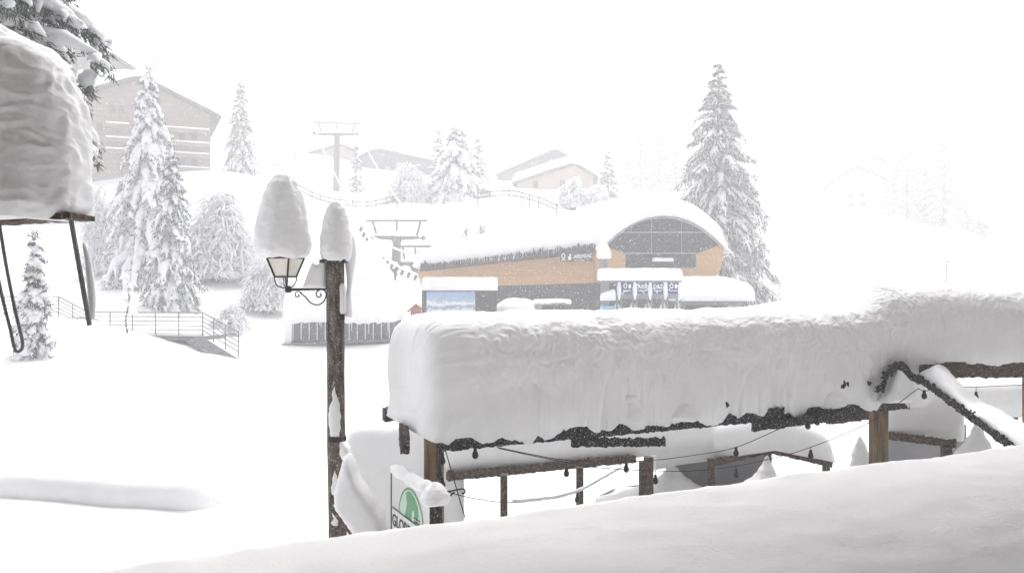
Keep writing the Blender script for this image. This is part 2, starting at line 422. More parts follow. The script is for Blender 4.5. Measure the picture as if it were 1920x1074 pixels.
ob = MB(); 
e0 = Vector((-1.63, .93, 0)); e1 = Vector((6.2, 4.52, 0)); d = (e1-e0).normalized(); nn = Vector((-d.y, d.x, 0))
c0 = e0-nn*.9; c1 = e1-nn*.9
ob.beam((c0.x, c0.y, 2.88), (c1.x, c1.y, 2.88), 1.7, .22)
o_ = ob.build('porch_roof', M['hotel'], hotel)

# ------------------------------------------------------------- trees
def droop_branch(rnd, base, az, L, droop, n=6, lift=.18):
    pts = []
    wob = rnd.uniform(-.25, .25)
    for i in range(n+1):
        t = i/n
        a = az+wob*t
        pts.append(Vector(base)+Vector((math.cos(a)*L*t*(1-.12*t*droop), math.sin(a)*L*t*(1-.12*t*droop), L*(lift*t-droop*t*t))))
    return pts
def needles(mb, rnd, p, d, ln, wd, k=3):
    for _ in range(k):
        v = Vector((rnd.gauss(0, .6), rnd.gauss(0, .6), rnd.uniform(-1.4, .1)))+d*.7
        v.normalize(); s_ = v.cross(Vector((rnd.gauss(0, 1), rnd.gauss(0, 1), rnd.gauss(0, 1)))).normalized()
        l = ln*rnd.uniform(.6, 1.3); q = p+Vector((rnd.gauss(0, wd+ln*.12), rnd.gauss(0, wd+ln*.12), rnd.gauss(0, wd*.5+ln*.08)))
        mb.add([q-s_*wd*.5, q+s_*wd*.5, q+v*l+s_*wd*.2, q+v*l-s_*wd*.2], [(0, 1, 2, 3)])
def spruce(root, H, R, seed, droop=.55, load=1.0, levels=None, nmat='needle', sides=5, needle_k=3, shape=.9, low=.04, scale=1.0, per=6, needle_len=1.0, needle_wd=1.0):
    rnd = random.Random(seed); o = root.location
    tr = MB(); tr.tube([o+Vector((0, 0, -.4)), o+Vector((.0, 0, H*.5)), o+Vector((0, 0, H*.985))], [H*.014+.05, H*.009+.03, .02], 8)
    tr.build('trunk', M['bark'], root, True)
    nd = MB(); sn = MB()
    levels = levels or int(H*1.9)
    for li in range(levels):
        f = low+(1-low)*(li+rnd.uniform(-.2, .2))/levels; f = min(.985, max(low, f))
        f = f*.97 if f > .5 else f; z = H*f; r = R*((1-f)**shape)*1.0+.02*scale
        k = max(4, int(per*(1.1-.4*f)))
        a0 = rnd.uniform(0, 6.28)
        for b in range(k):
            az = a0+2*math.pi*b/k+rnd.uniform(-.3, .3)
            L = r*rnd.uniform(.62, 1.08); dr = droop*rnd.uniform(.6, 1.35)*(1-.5*f)
            pts = droop_branch(rnd, o+Vector((0, 0, min(H*.99, z+rnd.uniform(-.6, .6)*H*(1-low)/levels))), az, L, dr, 6, lift=.12+.25*f)
            ld = load*rnd.uniform(.55, 1.3)
            # snow along the branch, from 20% out; lumps
            base = (.055+.085*L**.7)*ld*scale
            if rnd.random() < .93:
                sp = [p+Vector((0, 0, base*.5)) for p in pts[1:]]
                rr = [base*.45*rnd.uniform(.5, 1.3), base*rnd.uniform(.6, 1.25), base*rnd.uniform(.6, 1.35), base*rnd.uniform(.6, 1.3), base*rnd.uniform(.45, .95), base*.22][:len(sp)]
                sn.tube([p+Vector((rnd.gauss(0, base*.25), rnd.gauss(0, base*.25), rnd.gauss(0, base*.2))) for p in sp], rr, sides, .75)
            for i in range(1, 7):
                p = pts[i]; d = (pts[i]-pts[i-1]).normalized()
                needles(nd, rnd, p-Vector((0, 0, base*.3)), d, (.16+.13*L)*scale**.5*needle_len, (.05*scale+.016*L)*needle_wd, needle_k+1)
                if i >= 2:
                    for s_ in (-1, 1):
                        if rnd.random() < .25: continue
                        l2 = L*rnd.uniform(.16, .34)*(1.25-i/8); a2 = az+s_*rnd.uniform(.6, 1.15)
                        q = droop_branch(rnd, p, a2, l2, dr*1.2+.25, 3, .05)
                        b2 = base*rnd.uniform(.35, .75)
                        if rnd.random() < .8: sn.tube([x+Vector((rnd.gauss(0, b2*.2), rnd.gauss(0, b2*.2), b2*.5)) for x in q], [b2*.6, b2*rnd.uniform(.7, 1.2), b2*rnd.uniform(.5, 1), b2*.2], sides, .8)
                        for x in q[1:]:
                            needles(nd, rnd, x-Vector((0, 0, b2*.3)), Vector((math.cos(a2), math.sin(a2), -.4)), (.13+.07*L)*scale**.5*needle_len, (.045*scale+.01*L)*needle_wd, needle_k)
    sn.tube([o+Vector((0, 0, H*.93)), o+Vector((0, 0, H*.955)), o+Vector((0, 0, H*.985)), o+Vector((0, 0, H*1.012))], [.09*scale, .14*scale, .07*scale, .02*scale], 6)
    for q_ in range(10): needles(nd, rnd, o+Vector((0, 0, H*(.95+.005*q_))), Vector((0, 0, .9)), .30*scale, .06*scale, 4)
    nd.build('crown', M[nmat], root); sn.build('crown_snow', M['snow_tree'], root, True)
def shrub(root, H, R, seed, n=60, tw=.035, load=.07, arch=1.0):
    """leafless shrub with arching, snow-sleeved twigs"""
    rnd = random.Random(seed); o = root.location; st = MB(); sn = MB()
    for b in range(n):
        az = rnd.uniform(0, 6.28); rr_ = R*math.sqrt(rnd.random()); hh = H*rnd.uniform(.45, 1.0)*math.sqrt(max(.15, 1-(rr_/R)**2*.8))
        a = Vector((math.cos(az), math.sin(az), 0))
        pts = [o+a*(rr_*.25)+Vector((0, 0, -.2)), o+a*(rr_*.5)+Vector((0, 0, hh*.62)), o+a*(rr_*.78)+Vector((0, 0, hh)), o+a*(rr_*1.05)+Vector((0, 0, hh*(1-.32*arch))), o+a*(rr_*1.18)+Vector((0, 0, hh*(1-.9*arch)))]
        pts = curve_pts(pts, 3); pts = [p+Vector((rnd.gauss(0, .05), rnd.gauss(0, .05), rnd.gauss(0, .04)))*H*.25 for p in pts]
        st.tube(pts, [tw*(1.1-.8*i/len(pts)) for i in range(len(pts))], 4)
        sn.tube([p+Vector((0, 0, load*.6)) for p in pts[3:]], [load*rnd.uniform(.5, 1.3) for _ in pts[3:]], 5, .8)
        for i in range(3, len(pts)):
            for _ in range(3):
                a2 = rnd.uniform(0, 6.28); l = H*rnd.uniform(.08, .2)
                q = [pts[i], pts[i]+Vector((math.cos(a2), math.sin(a2), .35))*l*.5, pts[i]+Vector((math.cos(a2), math.sin(a2), -.25))*l]
                st.tube(q, [tw*.4, tw*.35, tw*.2], 3)
                if rnd.random() < .85: sn.tube([x+Vector((0, 0, load*.35)) for x in q], [load*.4, load*rnd.uniform(.4, .8), load*.25], 4)
    st.build('twigs', M['twig'], root); sn.build('twig_snow', M['snow_tree'], root, True)

def tree_at(px, pyb, pyt, Y, label, seed, R=None, Rpx=None, group=None, name='spruce_tree', cat='tree', snapz=True, **kw):
    b = P(px, pyb, Y); t = P(px, pyt, Y); H = t.z-b.z
    z = gz(b.x, b.y) if snapz else b.z
    H = t.z-z
    r = Rpx/F*Y if Rpx else R
    root = empty(name, (b.x, b.y, z), label, cat, group)
    spruce(root, H, r, seed, **kw); return root
G1 = 'snow-laden spruces around the station'
tree_at(-95, 1000, -420, 13, 'close dark spruce at the top left corner, lumps of snow on its boughs', 1, R=3.0, low=.56, nmat='needle_near', load=1.35, levels=30, per=11, droop=.7, needle_k=12, sides=8, shape=.3, needle_len=.42, needle_wd=.33, group=G1)
tree_at(278, 530, 125, 62, 'tall drooping white spruce in front of the large left chalet', 2, Rpx=116, droop=1.6, load=1.7, levels=34, shape=.75, group=G1, per=7, needle_len=.8)
tree_at(322, 575, 272, 54, 'slender grey-needled spruce just behind the railed walkway', 3, Rpx=74, droop=1.6, load=1.35, levels=30, shape=.8, group=G1, per=7)
tree_at(64, 668, 438, 30, 'small spruce with thick snow cushions beyond the slanting bars at left', 4, Rpx=42, droop=1.2, load=2.4, levels=14, needle_k=2, shape=.7, group=G1, scale=.8, per=6)
tree_at(451, 328, 145, 106, 'lone narrow spruce on the white slope right of the large chalet', 5, Rpx=42, droop=1.1, load=1.35, levels=28, shape=.8, group=G1)
tree_at(1346, 575, 104, 77, 'towering dark spruce to the right of the arched lift station', 6, Rpx=152, droop=.9, load=.85, levels=46, shape=.92, group=G1, per=8, needle_k=4)
tree_at(856, 398, 226, 107, 'broad pale spruce on the slope above the long station roof', 7, Rpx=80, droop=1.2, load=2.2, levels=24, shape=.7, group=G1, name='spruce_tree')
tree_at(822, 380, 236, 120, 'faint spruce close behind the left side of the broad pale spruce', 8, Rpx=36, load=1.5, levels=14, group=G1)
tree_at(896, 385, 250, 118, 'faint spruce close behind the right side of the broad pale spruce', 9, Rpx=34, load=1.5, levels=14, group=G1)
tree_at(1140, 385, 280, 118, 'small pointed spruce behind the right end of the ochre house', 10, Rpx=34, droop=.7, load=1.1, levels=12, group=G1)
tree_at(668, 340, 262, 124, 'small snowy spruce between the lift tower and the dark brown house', 11, Rpx=20, load=1.3, levels=10, group=G1)

# far trees fading in the snowfall: three prototypes, copied
protos = []
def proto(seed, **kw):
    r = empty('spruce_tree', (0, 0, 0), 'x', 'tree', 'faint spruces fading in the snowfall'); spruce(r, 14, 3.2, seed, **kw); protos.append(r); return r
proto(21, levels=20, load=1.3, droop=.7); proto(22, levels=18, load=1.0, droop=.9, shape=.7); proto(23, levels=22, load=1.15, droop=.5)
used = [False]*3
def far_tree(px, pyb, pyt, Y, label, k, rz):
    Y += 42
    b = P(px, pyb, Y); z = gz(b.x, b.y)-.3; H = P(px, pyt, Y).z-z
    src = protos[k]
    if used[k]:
        r = src.copy(); COL.objects.link(r)
        for ch in list(src.children):
            c = ch.copy(); COL.objects.link(c); c.parent = r
    else: r = src; used[k] = True
    r.location = (b.x, b.y, z); s_ = H/14; r.scale = (s_*1.45, s_*1.45, s_); r.rotation_euler = (0, 0, rz); r['label'] = label
    return r
ft = [(1200, 395, 250, 135, 'tall faint spruce left of the towering dark spruce, in a loose clump'),
      (1236, 395, 240, 140, 'faint spruce in the middle of the clump left of the towering dark spruce'),
      (1268, 395, 270, 130, 'faint spruce closest to the left flank of the towering dark spruce'),
      (1178, 395, 285, 142, 'shorter faint spruce at the left end of the clump behind the small pointed spruce'),
      (1700, 440, 262, 125, 'tallest washed-out spruce standing beside the faint house on the right hill'),
      (1735, 452, 275, 132, 'washed-out spruce right behind the tallest one on the right hill'),
      (1770, 462, 258, 126, 'broad washed-out spruce over the thin pole on the right hill'),
      (1675, 430, 320, 118, 'low washed-out spruce between the faint house and its tall neighbours'),
      (1815, 470, 370, 122, 'short washed-out spruce low on the right hill'),
      (1850, 478, 395, 128, 'last short washed-out spruce at the foot of the right hill'),
      (545, 300, 175, 158, 'very faint spruce between the lone narrow spruce and the lift tower, left one'),
      (585, 300, 190, 155, 'very faint spruce directly behind the left arm of the upper lift tower'),
      (505, 300, 165, 160, 'very faint spruce just right of the lone narrow spruce'),
      (240, 190, 25, 150, 'very faint tall spruce on the wooded slope above the large chalet, leftmost'),
      (290, 200, 30, 152, 'very faint spruce on the wooded slope above the chalet ridge'),
      (335, 220, 60, 150, 'very faint spruce on the wooded slope above the right roof edge of the chalet'),
      (375, 240, 100, 154, 'very faint spruce low on the wooded slope right of the chalet roof'),
      (200, 180, 0, 156, 'very faint spruce at the upper left end of the wooded slope')]
for i, (px, pyb, pyt, Y, lab) in enumerate(ft): far_tree(px, pyb, pyt, Y, lab, i % 3, i*1.3)

G2 = 'snow-sleeved shrubs on the slopes'
def shrub_at(px, pyb, pyt, Y, Rpx, label, seed, **kw):
    b = P(px, pyb, Y); z = gz(b.x, b.y); H = P(px, pyt, Y).z-z
    root = empty('shrub', (b.x, b.y, z), label, 'shrub', G2); shrub(root, H, Rpx/F*Y, seed, **kw)
shrub_at(415, 520, 352, 66, 60, 'big rounded white shrub right of the slender grey-needled spruce', 31, n=130, load=.11)
shrub_at(500, 605, 470, 58, 42, 'frosted shrub left of the lantern and above the snow-roofed hut', 32, n=70, load=.09)
shrub_at(765, 385, 305, 108, 40, 'wide frosted shrub below the dark brown house', 33, n=80, load=.14)
shrub_at(1075, 402, 330, 104, 30, 'white drooping shrub in front of the ochre house, left one', 34, n=60, load=.16)
shrub_at(1118, 400, 345, 104, 26, 'white drooping shrub in front of the ochre house, right one', 35, n=60, load=.16)
shrub_at(190, 470, 345, 66, 30, 'frosted bush under the left side of the tall drooping spruce', 36, n=60, load=.06)
shrub_at(430, 600, 565, 48, 34, 'low twiggy bush on the bank above the walkway end', 37, n=40, load=.05)
# sapling at the walkway
b = P(240, 640, 36); root = empty('sapling', (b.x, b.y, gz(b.x, b.y)-.2), 'thin bent sapling plastered with snow in front of the walkway rail', 'tree')
mb = MB(); o = root.location; z1 = P(240, 540, 36).z
mb.tube(curve_pts([o, o+Vector((-.1, 0, .7)), o+Vector((.05, 0, 1.5)), Vector((o.x+.02, o.y, z1))], 4), [.05]*5+[.04]*8, 6); mb.build('trunk', M['bark'], root, True)
mb = MB(); rnd = random.Random(8)
for i in range(16):
    z = o.z+1.0+i*.11; a = rnd.uniform(0, 6.28); l = rnd.uniform(.2, .5)
    mb.tube([(o.x, o.y, z), (o.x+math.cos(a)*l*.5, o.y+math.sin(a)*l*.5, z+.1), (o.x+math.cos(a)*l, o.y+math.sin(a)*l, z-.12)], [.05, .09, .03], 6)
mb.build('crown_snow', M['snow_tree'], root, True)
# twigs on the slope
for i, (px, py) in enumerate([(872, 440), (904, 421)]):
    b = P(px, py, 90); root = MB(); rnd = random.Random(i+50); zz = gz(b.x, b.y)
    for k in range(6): root.tube([(b.x+rnd.gauss(0, .3), b.y, zz-.1), (b.x+rnd.gauss(0, .3), b.y, zz+rnd.uniform(.4, .9))], .05, 4)
    ob = root.build('twig_clump', M['bark'], origin=(b.x, b.y, zz)); tag(ob, ['tiny dark twigs poking out of the slope, nearer the station roof', 'tiny dark twigs poking out of the slope, nearer the upper fence'][i], 'twigs', 'twigs on the slope')

# ------------------------------------------------------------- lift station
SY = 60.0; k_ = SY/F
def sx(px): return (px-960)*k_
def sz(py): return CZ-(py-HOR)*k_
st = empty('lift_station', (sx(1060), SY, .3), 'wood-clad lift station with arched dark glazing under a thick sweeping snow roof', 'building')
def arch_py(px, off=0):       # underside of the arched roof in front
    t = (px-1240)/112.0
    return 408 + 58*min(1.2, abs(t))**2.1 + off
# left wing wall
def fas(px):                  # lower edge of the dark fringe
    return 508-(px-783)*(508-473)/(1112-783)
pts = [(sx(783), sz(505)), (sx(788), sz(535)), (sx(800), sz(600)), (sx(930), sz(600)), (sx(930), sz(536)), (sx(1125), sz(528)), (sx(1125), sz(470)), (sx(1112), sz(468))]
mb = MB(); mb.prism([(sx(783), sz(506)), (sx(800), sz(560)), (sx(800), sz(536)), (sx(1000), sz(534)), (sx(1125), sz(528)), (sx(1125), sz(462)), (sx(1110), sz(470))][0:1]+[(sx(790), sz(537)), (sx(1000), sz(534)), (sx(1128), sz(529)), (sx(1128), sz(468)), (sx(1112), sz(470))], SY, SY+.6)
# back volume closes the wing
mb.prism([(sx(800), sz(610)), (sx(1340), sz(610)), (sx(1340), sz(480)), (sx(1120), sz(480)), (sx(800), sz(512))], SY+.61, SY+12)
mb.build('wall', M['st_wood'], st)
mb = MB(); mb.prism([(sx(800), sz(537.5)), (sx(810), sz(612)), (sx(1343), sz(612)), (sx(1341), sz(529.5)), (sx(1160), sz(529.5)), (sx(1000), sz(534.5))], SY+.15, SY+.6); mb.build('stone_base', M['st_stone'], st)
# front of the arch: wood cheeks
mb = MB(); Y0 = SY-.25
L_ = [(1118, 528), (1280, 528), (1280, 504), (1172, 504), (1172, 478), (1130, 462), (1122, 466), (1112, 472)]
mb.prism([(sx(a), sz(b)) for a, b in L_], Y0, SY+.0); mb.build('cladding', M['st_wood'], st); mb = MB()
R_ = [(1280, 525), (1338, 524), (1352, 500), (1354, 466), (1345, 462), (1304, 477), (1304, 504), (1280, 504)]
mb.prism([(sx(a), sz(b)) for a, b in R_], Y0, SY+.0)
mb.build('cladding', M['st_wood'], st)
# glazing
arc = [(px, arch_py(px)) for px in range(1132, 1351, 6)]
poly = [(sx(a), sz(b)) for a, b in ([(1130, 463), (1172, 478.5), (1172, 504), (1304, 504), (1304, 477.5), (1349, 463)] + arc[::-1])]
mb = MB(); mb.prism(poly, SY-.15, SY-.02); glz = mb.build('glazing', M['st_glass'], st)
mb = MB()
for y_, a, b in ((436, 1165, 1318), (475, 1172, 1304), (503, 1172, 1304)): mb.box((sx(a), SY-.27, sz(y_)-.04), (sx(b), SY-.155, sz(y_)+.04))
for x_, a, b in ((1221, 410, 475), (1277, 412, 475)): mb.box((sx(x_)-.02, SY-.2, sz(b)+.045), (sx(x_)+.02, SY-.155, sz(a)))
mb.box((sx(1303.6)-.03, SY-.29, sz(503)), (sx(1303.6)+.04, SY-.255, sz(477)))
mb.beam((sx(1173), SY-.2, sz(477)), (sx(1132), SY-.2, sz(461)), .06, .08); mb.beam((sx(1303), SY-.2, sz(477)), (sx(1347), SY-.2, sz(461)), .06, .08)
mb.build('glazing_bars', M['st_frame'], glz)
# awning with snow
mb = MB(); mb.box((sx(1222), SY-1.0, sz(493)), (sx(1258), SY-.16, sz(491))); aw = mb.build('awning', M['st_dark'], st)
loaf((sx(1221), SY-1.0, sz(491)+.003), 0, sx(1259)-sx(1221), .8, .3, nu=26, nc=16, amp=.02).build('awning_snow', M['snow'], aw, True)
# roof deck + snow: lofted from the front edge to the back edge
def front_edge(px):
    if px < 1112: return 500-(px-783)*(500-466)/(1112-783) if px > 783 else 500
    return arch_py(px, -2) if px > 1130 else arch_py(1130, -2)+(1130-px)*.25
def back_row(px):
    xs_ = [770, 850, 930, 1050, 1130, 1215, 1260, 1310, 1345, 1362]; ys_ = [492, 462, 441, 408, 396, 379, 379, 395, 418, 462]
    return float(np.interp(px, xs_, ys_))
def roofmesh(base, thick, name, m, rag=False):
    mb = MB(); n = 150; k = 26; BY = SY+15
    def pt(px, t, top):
        zf = sz(front_edge(px)); zb = CZ-(back_row(px)-HOR)/F*BY
        zb = min(zb, zf+4.5) if px > 1112 else zb
        zb = zb-.9 if px > 1112 else zb-1.2
        y = SY-.9+(BY-SY+.9)*t
        q = min(1, (px-776)/26, (1363-px)/12); q = max(.03, q)**.5
        e = min(1, (t+.0)/.055)**.5 if top else 0
        s_ = t**.85
        z = zf*(1-s_)+zb*s_
        x = sx(px)*(1+0*t)
        if top:
            z += thick*q*max(e, .0)
            z += .06*fbm(x*.4, y*.4, 0)+.05*noise.noise(Vector((x*1.5, y*.3, 3)))
            z += base
        return (x, y+(0.12*noise.noise(Vector((x*1.1, 1, 4))) if top else 0), z)
    pxs = [776+(1363-776)*i/n for i in range(n+1)]
    for px in pxs:
        for j in range(k+1): mb.v.append(pt(px, (j/k)**1.8, True))
    for px in pxs:
        for j in range(k+1): mb.v.append(pt(px, (j/k)**1.8, False))
    w_ = k+1; o = (n+1)*w_
    for i in range(n):
        for j in range(k):
            a = i*w_+j; mb.f.append((a, a+w_, a+w_+1, a+1)); a += o; mb.f.append((a, a+1, a+w_+1, a+w_))
        a = i*w_; mb.f.append((a, a+o, a+o+w_, a+w_)); a = i*w_+k; mb.f.append((a, a+w_, a+o+w_, a+o))
    for j in range(k):
        a = j; mb.f.append((a, a+1, a+o+1, a+o)); a = n*w_+j; mb.f.append((a, a+o, a+o+1, a+1))
    return mb.build(name, m, st, True)
roofmesh(.02, 1.35, 'roof_snow', M['snow'])
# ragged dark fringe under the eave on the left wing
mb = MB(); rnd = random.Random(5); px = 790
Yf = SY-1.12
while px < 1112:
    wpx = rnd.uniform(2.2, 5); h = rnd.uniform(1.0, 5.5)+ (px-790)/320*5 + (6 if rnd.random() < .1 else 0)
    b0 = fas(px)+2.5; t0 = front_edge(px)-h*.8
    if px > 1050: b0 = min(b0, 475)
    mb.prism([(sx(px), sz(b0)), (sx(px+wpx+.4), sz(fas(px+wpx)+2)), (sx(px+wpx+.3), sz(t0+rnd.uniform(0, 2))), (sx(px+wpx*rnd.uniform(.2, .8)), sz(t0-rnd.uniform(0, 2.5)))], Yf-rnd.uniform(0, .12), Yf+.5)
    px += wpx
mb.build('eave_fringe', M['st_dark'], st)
mb = MB()       # arch rim
pp = [Vector((sx(px), SY-.75, sz(arch_py(px)+.8))) for px in range(1130, 1353, 6)]
mb.tube(pp, .09, 6); mb.build('arch_rim', M['st_frame'], st, True)
# station name plate
mb = MB(); mb.box((sx(1048), SY-1.42, sz(491)), (sx(1107), SY-1.30, sz(474))); sb = mb.build('sign_board', M['st_dark'], st)
text_obj('lettering', 'ARRONDAZ', .36, M['white_paint'], sb, (sx(1073.5), SY-1.43, sz(485)), (1, 0, .06), ext=.01, fit=sx(1106)-sx(1073.5)).data.transform(Matrix.Identity(4))
mb = MB(); mb.box((sx(1073.5), SY-1.435, sz(489)), (sx(1093), SY-1.425, sz(488.1)))
mb.box((sx(1050), SY-1.435, sz(488.6)), (sx(1058), SY-1.425, sz(487.4)))
mb.tube([(sx(1054)+.12*math.cos(a), SY-1.435, sz(481)+.18*math.sin(a)) for a in [i*math.pi/6 for i in range(13)]], .035, 5)
mb.box((sx(1063), SY-1.435, sz(488)), (sx(1068), SY-1.425, sz(482))); mb.box((sx(1065.2), SY-1.437, sz(481.5)), (sx(1068), SY-1.427, sz(477)))
mb.build('emblem', M['white_paint'], sb)
# flat canopy to the right
cn = empty('canopy', (P(1345, 570, 55.5).x, 55.5, 1.5), 'low flat canopy under a thick snow slab at the right of the station', 'canopy')
k6 = 55.5/F; X6 = lambda px: (px-960)*k6; Z6 = lambda py: CZ-(py-HOR)*k6
mb = MB(); mb.box((X6(1270), 55.5, Z6(572)), (X6(1401), 60.5, Z6(563.5))); mb.build('fascia', M['soffit'], cn)
loaf((X6(1262), 55.2, Z6(564)), 0, X6(1418)-X6(1262), 5.2, Z6(518)-Z6(564), nu=50, nc=30, pc=5, pu=5, endr=1.2, amp=.05, topf=lambda t: 1 if t < .6 else 1-.35*((t-.6)/.4)**1.5).build('canopy_snow', M['snow'], cn, True)
for px in (1285, 1330, 1396): mb = MB(); mb.box((X6(px)-.06, 55.8, .4), (X6(px)+.06, 55.95, Z6(571.8))); mb.build('post', M['grey_metal'], cn)
mb = MB(); mb.tube([(X6(1396), 55.6, Z6(577)), (X6(1403), 55.6, Z6(573)), (X6(1405), 55.6, Z6(565))], .05, 6)
mb.build('bracket', M['grey_metal'], cn)
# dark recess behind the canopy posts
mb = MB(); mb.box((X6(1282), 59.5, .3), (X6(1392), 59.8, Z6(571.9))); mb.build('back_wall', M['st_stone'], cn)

# ------------------------------------------------------------- panorama board
k5 = 49.5/F; X5 = lambda px: (px-960)*k5; Z5 = lambda py: CZ-(py-HOR)*k5
kb = empty('panorama_board', (X5(861), 49.5, Z5(598)), 'dark framed hoarding with a blue and white mountain panorama and a snow cap', 'billboard')
mb = MB(); mb.box((X5(791), 49.5, Z5(602)), (X5(931), 51.1, Z5(544.5))); bd = mb.build('frame', M['st_stone'], kb)
mb = MB(); mb.box((X5(800), 49.43, Z5(597)), (X5(891), 49.497, Z5(547)))
pn = mb.build('panorama_print', M['poster'], kb)
loaf((X5(790), 49.35, Z5(544.5)+.003), 0, X5(932.5)-X5(790), 1.9, Z5(520)-Z5(544.5), nu=40, nc=26, pc=7, pu=6, endr=.35, amp=.02).build('snow_cap', M['snow'], kb, True)
# little red-brown house
k52 = 52/F; h0 = Vector(((778-960)*k52, 52, CZ-(602-HOR)*k52))
hh = empty('wooden_shelter', h0, 'little red-brown wooden shelter with a steep roof left of the panorama board', 'shelter')
mb = MB(); mb.box((h0.x-.28, 52, h0.z-.4), (h0.x+.36, 52.5, h0.z+.75)); mb.prism([(h0.x-.28, h0.z+.753), (h0.x+.36, h0.z+.753), (h0.x+.04, h0.z+1.0)], 52, 52.5); mb.build('wall', M['red_wood'], hh)
mb = MB(); mb.beam((h0.x+.06, 52.2, h0.z+1.1), (h0.x-.48, 52.2, h0.z+.62), .7, .07); mb.beam((h0.x+.03, 52.2, h0.z+1.09), (h0.x+.45, 52.2, h0.z+.8), .7, .07); mb.build('roof', M['red_wood'], hh)
# buried vehicle
k56 = 51.5/F; X7 = lambda px: (px-960)*k56; Z7 = lambda py: CZ-(py-HOR)*k56
vh = empty('buried_vehicle', (X7(1035), 51.5, Z7(594)), 'snow-buried vehicle with only its dark windscreen showing, in front of the stone base', 'vehicle')
mb = MB(); mb.prism([(X7(1014), Z7(594)), (X7(1067), Z7(593)), (X7(1058), Z7(569)), (X7(1016), Z7(569))], 51.5, 51.8); ws = mb.build('windscreen', M['st_glass'], vh)
mb = MB(); mb.beam((X7(1004), 51.45, Z7(585)), (X7(1013), 51.45, Z7(571)), .1, .35); mb.beam((X7(1013), 51.45, Z7(570.5)), (X7(1060), 51.45, Z7(569)), .1, .12); mb.beam((X7(1040), 51.45, Z7(592)), (X7(1040), 51.45, Z7(572)), .04, .06); mb.build('pillar', M['grey_metal'], vh)
loaf((X7(1001), 51.4, Z7(570)), 0, X7(1072)-X7(1001), 2.4, .28, nu=30, nc=18, amp=.03, endr=.3).build('snow_cap', M['snow'], vh, True)
loaf((X7(924), 51, Z7(598)), 0, X7(1016)-X7(924), 3.5, Z7(560)-Z7(598), nu=40, nc=24, pc=3, pu=2.2, amp=.07, endr=1.3).build('body_snow', M['snow'], vh, True)

# ------------------------------------------------------------- ticket gates
ga = empty('ticket_gates', (X5(1200), 49.5, Z5(592)), 'row of lift ticket gates with blue name panels under a white snow slab', 'gate')
mb = MB(); mb.box((X5(1130), 49.2, Z5(528.5)), (X5(1277), 50.9, Z5(526))); mb.build('canopy', M['grey_metal'], ga)
loaf((X5(1124), 49, Z5(526)+.003), 0, X5(1279)-X5(1124), 2.1, Z5(503)-Z5(526), nu=44, nc=24, pc=5, pu=5, endr=.5, amp=.03).build('canopy_snow', M['snow'], ga, True)
texts = {1: '', 2: 'ARR', 3: 'DAZ', 4: ''}
for i, (a, b) in enumerate(((1150, 1157), (1163, 1186), (1192, 1215), (1221, 1243.5), (1250, 1271))):
    mb = MB(); mb.prism([(X5(a), Z5(528.6)), (X5(b), Z5(528.6)), (X5(b-.8), Z5(551)), (X5(a+1.5), Z5(551))], 49.25, 49.35)
    pn = mb.build('name_panel', M['blue_panel'], ga)
    if i in (2, 3): text_obj('lettering', texts[i], .37, M['white_paint'], pn, (X5(a+2.5), 49.24, Z5(541)), (1, 0, 0), ext=.01, fit=X5(18.5)-X5(0))
    if i > 0:
        mb = MB(); mb.box((X5(a+4), 49.23, Z5(545.5)), (X5(b-4), 49.245, Z5(544)))
        if i in (1, 4):
            cx = X5((a+b)/2); mb.tube([(cx-.1+.1*math.cos(t*math.pi/5), 49.23, Z5(536)+.12*math.sin(t*math.pi/5)) for t in range(11)], .03, 5); mb.box((cx+.1, 49.23, Z5(540)), (cx+.25, 49.245, Z5(533)))
        mb.build('print', M['white_paint'], pn)
        mb = MB(); mb.prism([(X5(a+.5), Z5(551.3)), (X5(b-.3), Z5(551.3)), (X5(b-1.5), Z5(560)), (X5(a+2), Z5(560))], 49.3, 49.8); mb.build('turnstile_box', M['grey_metal'], ga)
    for s_ in ((a-.3, b+.8) if i > 0 else (b+1,)):
        pass
for px in (1157, 1165, 1187, 1193.5, 1214, 1222, 1243, 1251, 1269, 1276):
    mb = MB(); mb.beam((X5(px), 49.5, Z5(594)), (X5(px), 49.5, Z5(528.8)), .11, .11, up=(0, 1, 0)); mb.build('post', M['grey_metal'], ga)
for i, px in enumerate((1160, 1189.5, 1218, 1246.5, 1274)):
    mb = MB(); 
    mb.tube([(X5(px), 49.3, Z5(529)), (X5(px-.5), 49.25, Z5(540)), (X5(px), 49.25, Z5(551)), (X5(px), 49.3, Z5(562))], [.10, .14, .13, .05], 8)
    mb.build('stuck_snow', M['snow'], ga, True)
    mb = cone_heap((X5(px-2), 49.7, Z5(594)), .28, .95, seed=i, n=16, k=12, amp=.03); mb.build('snow_heap', M['snow'], ga, True)
mb = MB(); mb.box((X5(1127), 49.4, Z5(600)), (X5(1141), 49.8, Z5(528.8))); mb.build('control_post', M['grey_metal'], ga)
loaf((X5(1125), 48.8, Z5(563)), 0, X5(1153)-X5(1125), .9, .75, nu=26, nc=16, amp=.03, endr=.3, topf=lambda t: .55+.45*t).build('snow_cap', M['snow'], ga, True)
mb = MB(); mb.box((X5(1122.5), 48.1, Z5(593)), (X5(1147), 48.8, Z5(575))); mb.prism([(X5(1123), Z5(574.9)), (X5(1146.5), Z5(574.9)), (X5(1145), Z5(573)), (X5(1124.5), Z5(573))], 48.15, 48.75)
ob = mb.build('box', M['light_blue'], origin=(X5(1135), 48.5, Z5(593))); tag(ob, 'light blue box on the snow below the left end of the ticket gates', 'box')

